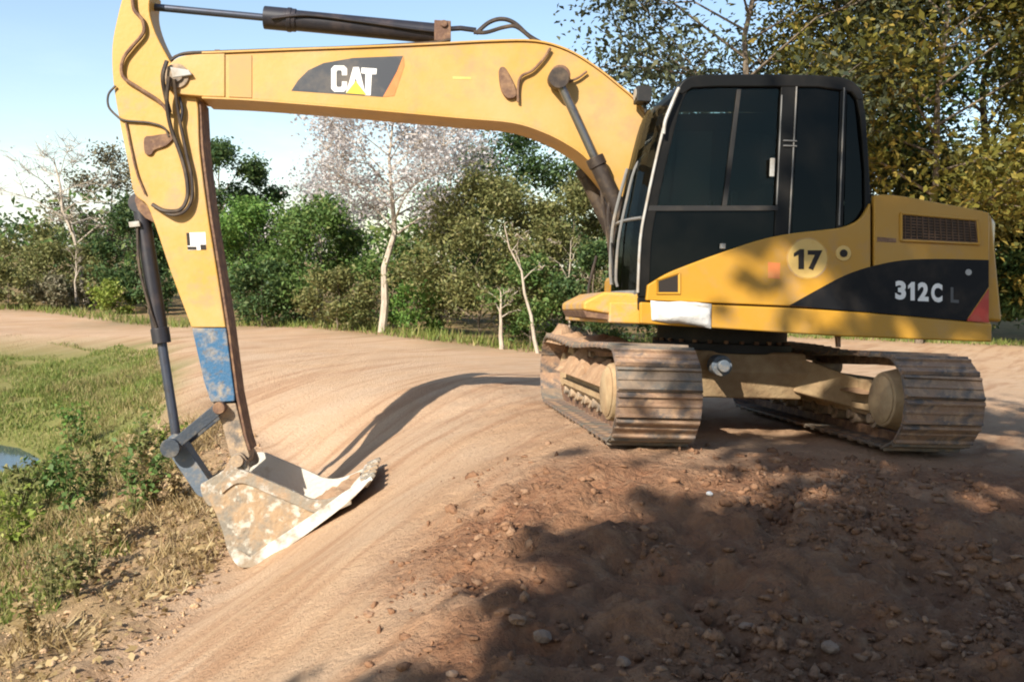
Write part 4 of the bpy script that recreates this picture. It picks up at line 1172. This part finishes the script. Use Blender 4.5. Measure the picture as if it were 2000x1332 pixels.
MAT['bark'] = mk('bark', (0.17, 0.13, 0.09), 0.9, (0.09, 0.07, 0.05), 5, bump=0.6, bscale=18, stretch=(3, 3, 1))
MAT['bark_pale'] = mk('bark_pale', (0.45, 0.38, 0.30), 0.85, (0.30, 0.24, 0.18), 4, bump=0.4, bscale=18, stretch=(3, 3, 1))
MAT['leaf_mid'] = mk_leaf('leaf_mid', (0.061, 0.115, 0.030), (0.135, 0.216, 0.054), (0.2, 0.23, 0.07))
MAT['leaf_green'] = mk_leaf('leaf_green', (0.068, 0.149, 0.034), (0.155, 0.270, 0.054), (0.22, 0.30, 0.08))
MAT['leaf_dark'] = mk_leaf('leaf_dark', (0.034, 0.068, 0.027), (0.081, 0.135, 0.041), (0.12, 0.15, 0.05))
MAT['leaf_olive'] = mk_leaf('leaf_olive', (0.101, 0.115, 0.041), (0.216, 0.216, 0.074), (0.27, 0.24, 0.10))
MAT['leaf_grey'] = mk_leaf('leaf_grey', (0.10, 0.10, 0.055), (0.19, 0.17, 0.10), (0.30, 0.26, 0.18))
MAT['leaf_yellow'] = mk_leaf('leaf_yellow', (0.075, 0.08, 0.018), (0.21, 0.185, 0.035), (0.36, 0.26, 0.06), 0.4)
MAT['leaf_silhouette'] = mk_leaf('leaf_silhouette', (0.03, 0.04, 0.025), (0.08, 0.09, 0.04), (0.16, 0.16, 0.09), 0.25)  # dark bluish tone puts silhouette shade into the leaf colour
MAT['leaf_pale'] = mk_leaf('leaf_pale', (0.42, 0.38, 0.36), (0.62, 0.58, 0.56), (0.72, 0.70, 0.68), 0.45)
MAT['leaf_lime'] = mk_leaf('leaf_lime', (0.14, 0.20, 0.03), (0.27, 0.32, 0.06), (0.4, 0.4, 0.12), 0.35)
MAT['leaf_dry'] = mk_leaf('leaf_dry', (0.23, 0.16, 0.07), (0.40, 0.29, 0.14), (0.5, 0.4, 0.22), 0.2)
MAT['grass'] = mk_leaf('grass', (0.10, 0.15, 0.03), (0.22, 0.25, 0.06), (0.38, 0.31, 0.13), 0.3)
MAT['grass_dry'] = mk_leaf('grass_dry', (0.16, 0.15, 0.05), (0.30, 0.25, 0.10), (0.42, 0.33, 0.16), 0.3)

def spot(px, Y):
    p = at_y(px, 600, Y); return np.array([p[0], Y, float(ground_z(p[0], Y))])
def hgt(px, top_py, Y): return at_y(px, top_py, Y)[2] - spot(px, Y)[2]
def wid(px_half, Y): return px_half / FPX * Y

def T(name, label, px, Y, top, half, n, leaf, mat, **kw):
    b = spot(px, Y)
    return tree(name, label, b, hgt(px, top, Y), wid(half, Y), n, leaf, mat, **kw)
GT = 'trees along the far edge of the road'
sd_ = 20
LIST = [
 # left background
 ('tree', 'greyish olive tree behind the bare pale tree at the left edge', 215, 41, 300, 95, 5000, .17, 'leaf_grey', dict(nb=10, trunk_h=.25)),
 ('bush', 'dull olive bush at the left edge of the picture beyond the pond', 50, 38, 455, 95, 5000, .16, 'leaf_olive', dict(nb=9, trunk_h=.06)),
 ('bush', 'olive bush under the bare pale tree beyond the pond', 140, 36, 480, 80, 4500, .15, 'leaf_olive', dict(nb=9, trunk_h=.06)),
 ('bush', 'dark green bush just left of the bucket cylinder', 265, 35.5, 405, 80, 8000, .15, 'leaf_dark', dict(nb=10, trunk_h=.05)),
 ('bush', 'small bright yellow-green bush on the far bank left of the stick', 218, 33.3, 556, 42, 1600, .14, 'leaf_lime', dict(nb=7, trunk_h=.05)),
 ('bush', 'low olive bush on the far bank at the left edge', 15, 34, 530, 60, 2600, .14, 'leaf_olive', dict(nb=8, trunk_h=.05)),
 ('bush', 'low brownish bush on the far bank under the bare tree', 110, 34, 545, 50, 2200, .14, 'leaf_grey', dict(nb=8, trunk_h=.05)),
 ('bush', 'low dark bush half hidden by the bucket cylinder', 290, 33.5, 520, 45, 2500, .14, 'leaf_dark', dict(nb=8, trunk_h=.05)),
 # centre
 ('tree', 'tall dark tree rising right behind the yellow stick', 425, 36, 270, 80, 11000, .16, 'leaf_dark', dict(nb=12, trunk_h=.12)),
 ('tree', 'dark shoulder-high tree right of the tall dark tree', 505, 37, 345, 65, 6000, .16, 'leaf_dark', dict(nb=10, trunk_h=.1)),
 ('bush', 'dense green bush right of the blue stick end', 480, 29, 395, 100, 12000, .13, 'leaf_green', dict(nb=12, trunk_h=.05)),
 ('bush', 'dense mid-green bush left of the pale flowering trunk', 625, 28, 390, 115, 14000, .13, 'leaf_mid', dict(nb=12, trunk_h=.05)),
 ('bush', 'low olive bush at the foot of the pale flowering tree', 660, 25, 535, 75, 4500, .11, 'leaf_olive', dict(nb=9, trunk_h=.05)),
 ('bush', 'low dark bush at the road edge right of the stick', 510, 26.5, 520, 75, 4500, .12, 'leaf_dark', dict(nb=9, trunk_h=.05)),
 ('tree', 'dark green round-topped tree under the boom bend', 1000, 29, 280, 140, 16000, .14, 'leaf_dark', dict(nb=12, trunk_h=.12)),
 ('tree', 'mid-green tree between the pale tree and the round-topped tree', 860, 30, 385, 100, 9000, .14, 'leaf_mid', dict(nb=10, trunk_h=.1)),
 ('bush', 'broad olive bush in the middle below the boom', 940, 23.5, 345, 135, 18000, .105, 'leaf_olive', dict(nb=13, trunk_h=.05)),
 ('bush', 'olive bush against the front of the cab', 1110, 22.5, 370, 105, 15000, .105, 'leaf_olive', dict(nb=12, trunk_h=.05)),
 ('bush', 'bright green low bush right of the pale flowering trunk', 815, 24.5, 545, 60, 3500, .11, 'leaf_green', dict(nb=9, trunk_h=.05)),
 ('bush', 'green bush beside the leaning thin trunk', 1040, 21.5, 505, 75, 7000, .10, 'leaf_mid', dict(nb=9, trunk_h=.05)),
 ('bush', 'dark bush behind the left track and cab front', 1160, 20.8, 470, 65, 7000, .10, 'leaf_dark', dict(nb=9, trunk_h=.05)),
 ('bush', 'dark bush hidden mostly behind the cab', 1330, 21, 420, 110, 5000, .12, 'leaf_dark', dict(nb=9, trunk_h=.05)),
 # right
 ('tree', 'tall tree with loose shade-toned leaves against the sky above the cab', 1440, 27.5, -330, 340, 22000, 0.196, 'leaf_silhouette', dict(nb=24, sub=6, trunk_h=.25, tr=0.157, spread=0.566)),
 ('tree', 'tall tree with yellow-green leaves at the top right', 1800, 28.5, -420, 320, 36000, 0.230, 'leaf_yellow', dict(nb=24, sub=6, trunk_h=.16, tr=0.129, spread=0.772)),
 ('tree', 'broad olive-green tree behind the engine hood at the right', 1900, 33, -150, 260, 28000, 0.226, 'leaf_olive', dict(nb=16, sub=5, trunk_h=.08, tr=0.208)),
 ('tree', 'dark tree right behind the cab roof corner', 1680, 33, 20, 200, 17000, 0.231, 'leaf_dark', dict(nb=15, sub=5, trunk_h=.1, tr=0.165)),
 ('bush', 'olive bush behind the counterweight', 1830, 31, 320, 140, 13000, 0.207, 'leaf_olive', dict(nb=11, trunk_h=.05)),
 ('bush', 'yellowing bush at the right edge above the counterweight', 2010, 30, 270, 120, 7000, 0.228, 'leaf_yellow', dict(nb=11, trunk_h=.05)),
 ('bush', 'dark bush at the right edge beside the counterweight', 2060, 29.5, 400, 110, 12000, 0.219, 'leaf_dark', dict(nb=10, trunk_h=.05)),
]
for (nm, lab, px, Y, top, half, n, leaf, mat, kw) in LIST:
    sd_ += 1
    T(nm, lab, px, Y, top, half, n, leaf, mat, seed=sd_, cat=('bush' if nm == 'bush' else 'tree'), group=('bushes around the road' if nm == 'bush' else 'leafy trees around the road'), tr=kw.pop('tr', .03 if nm == 'bush' else .07), **kw)

# pale flowering tree, nearly leafless, with its trunk in front of the bushes
T('flowering_tree', 'pale pinkish-grey flowering tree with thin trunk in the middle', 747, 24.2, 205, 165, 11000, .085, 'leaf_pale', seed=101, bark='bark_pale', nb=16, sub=5, trunk_h=.46, tr=.11, lean=(.12, 0), spread=.27, fine=500, aspect=.8)
T('flowering_tree', 'faint pale tree behind and left of the main flowering tree', 625, 31, 335, 80, 4000, .10, 'leaf_pale', seed=102, bark='bark_pale', nb=12, sub=4, trunk_h=.4, tr=.08, spread=.35, fine=200, aspect=.8)
T('flowering_tree', 'faint pale tree behind and right of the main flowering tree', 880, 32, 245, 75, 3000, .10, 'leaf_pale', seed=103, bark='bark_pale', nb=12, sub=4, trunk_h=.45, tr=.08, spread=.35, fine=260, aspect=.8)
# bare leaning tree on the left
T('bare_tree', 'bare pale tree leaning left beyond the pond', 172, 36.5, 290, 115, 260, .10, 'leaf_pale', seed=111, bark='bark_pale', nb=13, sub=5, trunk_h=.42, tr=.10, lean=(-1.3, 0), spread=.3, fine=420)
T('bare_tree', 'slim bare trunk standing under the bare leaning tree', 148, 34.2, 480, 20, 120, .10, 'leaf_grey', seed=112, bark='bark_pale', nb=6, sub=2, trunk_h=.5, tr=.05, fine=40)
# thin leaning trunks in front of the olive bushes
def lean_tree(name, label, p0, p1, Y, r, seed):
    a = spot(p0[0], Y); b = at_y(p1[0], p1[1], Y) - a
    return tree(name, label, a, b[2] / .92, .5, 120, .09, 'leaf_olive', bark='bark_pale', seed=seed, nb=6, sub=2, trunk_h=.55, tr=r, lean=(b[0], 0), fine=30)
lean_tree('thin_tree', 'thin pale trunk leaning left from beside the left track', (1058, 655), (985, 440), 20.3, .045, 121)
lean_tree('thin_tree', 'short pale stump-like trunk at the road edge below the boom', (984, 660), (978, 570), 20.8, .06, 122)
lean_tree('thin_tree', 'thin dark-stemmed sapling right of the leaning pale trunk', (1110, 650), (1115, 470), 21.0, .03, 123)

# far wood at the left horizon: one mass
r = np.random.default_rng(5)
n = 9000
fx_ = r.uniform(-80, -14, n); fy_ = r.uniform(58, 84, n)
topz = 2.4 + 1.6 * (fbm(fx_ * .22, fy_ * .05, 3) + .5)
c = np.stack([fx_, fy_, -0.6 + (topz + .6) * r.random(n) ** .6], 1)
v, f = leaf_quads(c, .55, r)
tag(np_mesh('far_wood', v, f, 'leaf_dark'), 'dark far wood on the horizon at the left', 'wood', kind='stuff')
n = 16000
fx_ = r.uniform(-20, 60, n); fy_ = r.uniform(36, 60, n)
topz = 2.2 + 1.8 * (fbm(fx_ * .2, fy_ * .07, 3) + .5)
c = np.stack([fx_, fy_, -0.6 + (topz + .6) * r.random(n) ** .6], 1)
v, f = leaf_quads(c, .42, r)
tag(np_mesh('far_wood', v, f, 'leaf_mid'), 'green wood filling in behind the roadside trees', 'wood', kind='stuff')

# trees behind the photographer whose shade lies over the near ground
def shade_tree(label, X, Y, h, rx, n, seed, **kw):
    return tree('tree', label, np.array([X, Y, -.35]), h, rx, n, .34, 'leaf_mid', seed=seed, group='trees behind the viewpoint', tr=.18, aspect=.7, **kw)
shade_tree('broad tree behind the viewpoint shading the middle foreground', -3.35, -4.8, 7.3, 2.1, 13000, 202, nb=18, trunk_h=.10)
shade_tree('second tree behind the viewpoint shading the right foreground', -0.8, -4.8, 7.2, 2.4, 13000, 204, nb=18, trunk_h=.10)
shade_tree('third tree behind the viewpoint shading the ground by the right track', 0.9, -4.3, 7.9, 2.2, 8000, 205, nb=16, trunk_h=.15)
shade_tree('slender tree behind the viewpoint between the broad ones', -1.9, -4.6, 7.5, 1.5, 5000, 206, nb=14, trunk_h=.2)
shade_tree('tall thin-crowned tree behind the viewpoint shading the machine tail', -1.0, -2.6, 10.8, 2.3, 3000, 203, nb=14, trunk_h=.55)

# ---------------------------------------------------------------- ground cover
r = np.random.default_rng(9)
def scatter_grass(n, xr, yr, cond, h, wdt, mat, name, label, lean=.35):
    X = r.uniform(*xr, n); Y = r.uniform(*yr, n)
    w, d = masks(X, Y)
    k = cond(X, Y, w, d)
    X, Y = X[k], Y[k]; Z = ground_z(X, Y) - .01; m = len(X)
    an = r.uniform(0, 2 * np.pi, m); hh = h * r.uniform(.4, 1.4, m) * (1 + .5 * fbm(X * .8, Y * .8, 2)); ww = wdt * r.uniform(.6, 1.4, m)
    dx = np.cos(an) * ww; dy = np.sin(an) * ww
    la = r.normal(size=(m, 2)) * lean * hh[:, None]
    v = np.stack([np.stack([X - dx, Y - dy, Z], 1), np.stack([X + dx, Y + dy, Z], 1), np.stack([X + la[:, 0], Y + la[:, 1], Z + hh], 1)], 1).reshape(-1, 3)
    o = np_mesh(name, v, np.arange(3 * m).reshape(m, 3), mat)
    return tag(o, label, 'grass', kind='stuff')
scatter_grass(230000, (-13.5, -2.6), (7.0, 27), lambda X, Y, w, d: (d > .75 + .8 * fbm(X, Y, 3)) & (fbm(X * .9 + 4, Y * .9, 3) > -.28) & (ground_z(X, Y) > PONDZ + .01), .075, .010, 'grass', 'pond_grass', 'short green grass around the pond')
scatter_grass(110000, (-13.5, -2.8), (7.0, 24), lambda X, Y, w, d: (d > .6 + .8 * fbm(X, Y, 3)) & (fbm(X * .7 + 31, Y * .7, 3) > .05) & (ground_z(X, Y) > PONDZ + .01), .11, .009, 'grass_dry', 'yellowed_grass', 'yellowed taller grass in patches around the pond')
scatter_grass(26000, (-7, -2.2), (5.0, 12.5), lambda X, Y, w, d: (d > -.25) & (d < 2.2) & (fbm(X * 1.6, Y * 1.6, 3) > -.05), .14, .007, 'leaf_dry', 'dry_grass', 'dry straw-coloured grass on the bank left of the road', .6)
scatter_grass(75000, (-22, 20), (18, 36), lambda X, Y, w, d: (np.abs(Y - np.interp(X, [-60, -16, -8, -3, .4, 2, 4, 7, 12, 40], [34, 33, 27.5, 23.4, 20.6, 21, 25, 29, 29, 30]) - .6) < .9) & (d < 0), .20, .016, 'grass', 'verge_grass', 'mixed green and dry grass along the far road edge', .4)

# clods and pebbles
ico = bmesh.new(); bmesh.ops.create_icosphere(ico, subdivisions=1, radius=1.0)
IV = np.array([v.co[:] for v in ico.verts]); IF = np.array([[v.index for v in f.verts] for f in ico.faces]); ico.free()
def clods(pts, sz, mat, name, label):
    n = len(pts)
    s = sz[:, None, None] * r.uniform(.35, 1.5, (n, 1, 3)); s[:, :, 2] *= .7
    jig = 1 + r.uniform(-.5, .35, (n, len(IV), 1))
    an = r.uniform(0, 2 * np.pi, n); ca, sa = np.cos(an)[:, None], np.sin(an)[:, None]
    P = IV[None] * jig * s
    x = P[:, :, 0] * ca - P[:, :, 1] * sa; y = P[:, :, 0] * sa + P[:, :, 1] * ca
    v = np.stack([x, y, P[:, :, 2]], -1) + pts[:, None, :]
    f = (IF[None] + (np.arange(n) * len(IV))[:, None, None]).reshape(-1, 3)
    return tag(np_mesh(name, v.reshape(-1, 3), f, mat), label, 'clods', kind='stuff')
def mk_clod(name, c1, c2, c3):
    m, t, b = new_mat(name)
    g = t.nodes.new('ShaderNodeNewGeometry'); rp = t.nodes.new('ShaderNodeValToRGB'); e = rp.color_ramp.elements
    e[0].color = (*c1, 1); e[1].color = (*c2, 1); e[1].position = .7; x = e.new(.97); x.color = (*c3, 1)
    t.links.new(g.outputs['Random Per Island'], rp.inputs['Fac']); t.links.new(rp.outputs['Color'], b.inputs['Base Color'])
    b.inputs['Roughness'].default_value = .95; b.inputs['Specular IOR Level'].default_value = .1
    tcn = t.nodes.new('ShaderNodeTexCoord'); n = t.nodes.new('ShaderNodeTexNoise'); n.inputs['Scale'].default_value = 60
    bp = t.nodes.new('ShaderNodeBump'); bp.inputs['Strength'].default_value = .8; bp.inputs['Distance'].default_value = .02
    t.links.new(tcn.outputs['Object'], n.inputs['Vector']); t.links.new(n.outputs['Fac'], bp.inputs['Height']); t.links.new(bp.outputs['Normal'], b.inputs['Normal'])
    return m
MAT['clod'] = mk_clod('clod', (0.16, 0.083, 0.047), (0.26, 0.142, 0.08), (0.30, 0.185, 0.115))
MAT['clod_tan'] = mk_clod('clod_tan', (0.24, 0.15, 0.08), (0.42, 0.27, 0.155), (0.5, 0.36, 0.22))
MAT['stone'] = mk('stone', (0.25, 0.17, 0.115), 0.95, (0.17, 0.10, 0.065), 12, bump=.4, bscale=30)
X = r.uniform(-1.6, 4.8, 95000); Y = 2.5 + 6.2 * r.random(95000) ** 1.2
w, d = masks(X, Y)
k = (r.random(95000) < sst(.6, .97, w) * sst(7.4, 5.0, Y) * np.clip(.35 + 1.6 * fbm(X * 1.1, Y * 1.1, 3), .05, 1)) & (w > .15)
X, Y = X[k], Y[k]; sz = .006 + .034 * r.random(len(X)) ** 5
clods(np.stack([X, Y, ground_z(X, Y) + sz * .05], 1), sz, 'clod', 'soil_clods', 'loose brown earth clods strewn over the near ground')
X = r.uniform(-5.5, -1.9, 9000); Y = r.uniform(4.5, 12, 9000)
w, d = masks(X, Y)
k = (d > -.5) & (d < 1.3) & (r.random(9000) < .6)
X, Y = X[k], Y[k]; sz = .006 + .026 * r.random(len(X)) ** 4
clods(np.stack([X, Y, ground_z(X, Y) + sz * .2], 1), sz, 'clod_tan', 'bank_clods', 'dry tan clods along the bank left of the road')

# dead leaves fallen on the bank
X = r.uniform(-6, -2.0, 9000); Y = r.uniform(4.8, 12.5, 9000)
w, d = masks(X, Y)
k = (d > -.35) & (d < 1.9) & (r.random(9000) < .25 + .9 * np.clip(fbm(X * 1.3, Y * 1.3, 2) + .3, 0, 1))
X, Y = X[k], Y[k]
v, f = leaf_quads(np.stack([X, Y, ground_z(X, Y) + .015 + .05 * r.random(len(X)) ** 3], 1), .060, r, .9, .6)
tag(np_mesh('fallen_leaves', v, f, 'leaf_dry'), 'dead tan leaves scattered over the bank left of the road', 'leaves', kind='stuff')

def stone(px, py, s, label, mat='stone'):
    p = ground_hit(px, py)
    n = len(IV)
    bm = bmesh.new(); bmesh.ops.create_icosphere(bm, subdivisions=2, radius=1.0)
    for v in bm.verts:
        q = v.co
        k = 1 + .55 * float(fbm(np.array(q.x * 1.4 + px), np.array(q.y * 1.4 + q.z * 1.9), 3))
        v.co = Vector((q.x * s * k, q.y * s * .8 * k, q.z * s * .6 * k))
    me = bpy.data.meshes.new('stone'); bm.to_mesh(me); bm.free(); me.materials.append(MAT[mat])
    o = bpy.data.objects.new('stone', me); COL.objects.link(o); o.location = (p[0], p[1], float(ground_z(p[0], p[1])) + s * .25)
    o.rotation_euler = (0, 0, px * .37)
    tag(o, label, 'stone', 'stones lying on the dug earth')
stone(1218, 1298, .038, 'pale round stone at the bottom edge below the left track')
stone(1060, 1250, .045, 'flat grey-brown stone near the bottom centre')
stone(1385, 968, .022, 'small whitish stone on the earth in front of the left track', 'white')
stone(868, 1150, .032, 'brown stone at the left rim of the dark rough earth', 'clod')
stone(1010, 1215, .040, 'darker stone left of the flat grey-brown stone', 'clod')
stone(1460, 1230, .034, 'pale flattish stone in the dark lower right earth')
stone(1620, 1275, .040, 'greyish stone near the bottom edge at the right')
stone(720, 1205, .032, 'lone dark stone beside the lit road edge', 'clod')
stone(885, 1320, .03, 'small pale stone at the bottom edge left of centre')

# ---------------------------------------------------------------- weeds on the bank
def weed(label, px, py, h, nl, leaf, mat, seed, group='leafy weeds on the bank left of the road'):
    p = ground_hit(px, py); r2 = np.random.default_rng(seed)
    z = float(ground_z(p[0], p[1]))
    root = empty('weed', loc=(p[0], p[1], z)); tag(root, label, 'weed', group)
    mb = MB(); cs = []
    ns = 6
    for s in range(ns):
        a = r2.uniform(0, 2 * math.pi); sp = h * r2.uniform(.05, .42); hh = h * r2.uniform(.6, 1.05)
        tip = Vector((math.cos(a) * sp, math.sin(a) * sp, hh)); mid = tip * .5 + Vector((0, 0, .1 * h))
        mb.tube([Vector((0, 0, -.03)), mid, tip], .007, 5, .003)
        for k in range(nl):
            t = r2.uniform(.15, 1.0); q = (Vector((0, 0, 0)).lerp(mid, t * 2) if t < .5 else mid.lerp(tip, t * 2 - 1))
            cs.append(np.array(q) + r2.normal(size=3) * leaf * .7)
    mb.build('stem', 'weedstem', root)
    v, f = leaf_quads(np.array(cs), leaf, r2, .6, .55)
    np_mesh('leaves', v, f, mat, root)
MAT['weedstem'] = mk('weedstem', (0.14, 0.13, 0.05), 0.8)
weed('tall dark leafy weed on the bank nearest the bucket link', 262, 1010, .95, 42, .075, 'leaf_mid', 301)
weed('bushy weed right behind the tall dark weed', 285, 930, .6, 36, .07, 'leaf_olive', 302)
weed('leafy weed left of the tall dark weed', 185, 985, .75, 36, .075, 'leaf_olive', 303)
weed('weed with dry tan leaves below the leafy weeds', 215, 1075, .45, 26, .07, 'leaf_dry', 304)
weed('green weed at the pond edge by the water', 95, 985, .6, 32, .075, 'leaf_green', 305)
weed('straggly weed low on the bank toward the lower left corner', 100, 1190, .5, 22, .06, 'leaf_olive', 306)
weed('green weed between the pond and the bucket cylinder', 150, 880, .7, 30, .08, 'leaf_green', 307)
weed('pale green weed at the left picture edge', 25, 1075, .55, 30, .075, 'leaf_lime', 308)
weed('small dry weed right at the road edge left of the bucket', 340, 985, .35, 24, .06, 'leaf_dry', 309)
weed('small weed just behind the bucket link', 330, 905, .45, 26, .07, 'leaf_lime', 310)
weed('broad leafy weed between the tall dark weed and the water', 135, 1010, .7, 40, .08, 'leaf_mid', 312)
weed('olive weed below the water at the left edge', 40, 1010, .6, 34, .075, 'leaf_olive', 313)
weed('tan-leaved weed above the small dry weed beside the bucket link', 300, 985, .5, 34, .07, 'leaf_dry', 314)
weed('dry leafy weed low in the lower left corner', 60, 1260, .35, 26, .055, 'leaf_dry', 315)
weed('olive weed right of the straggly lower left weed', 150, 1165, .42, 26, .06, 'leaf_olive', 316)
weed('thin dry weed at the lower left road edge', 180, 1130, .4, 14, .06, 'leaf_dry', 311)
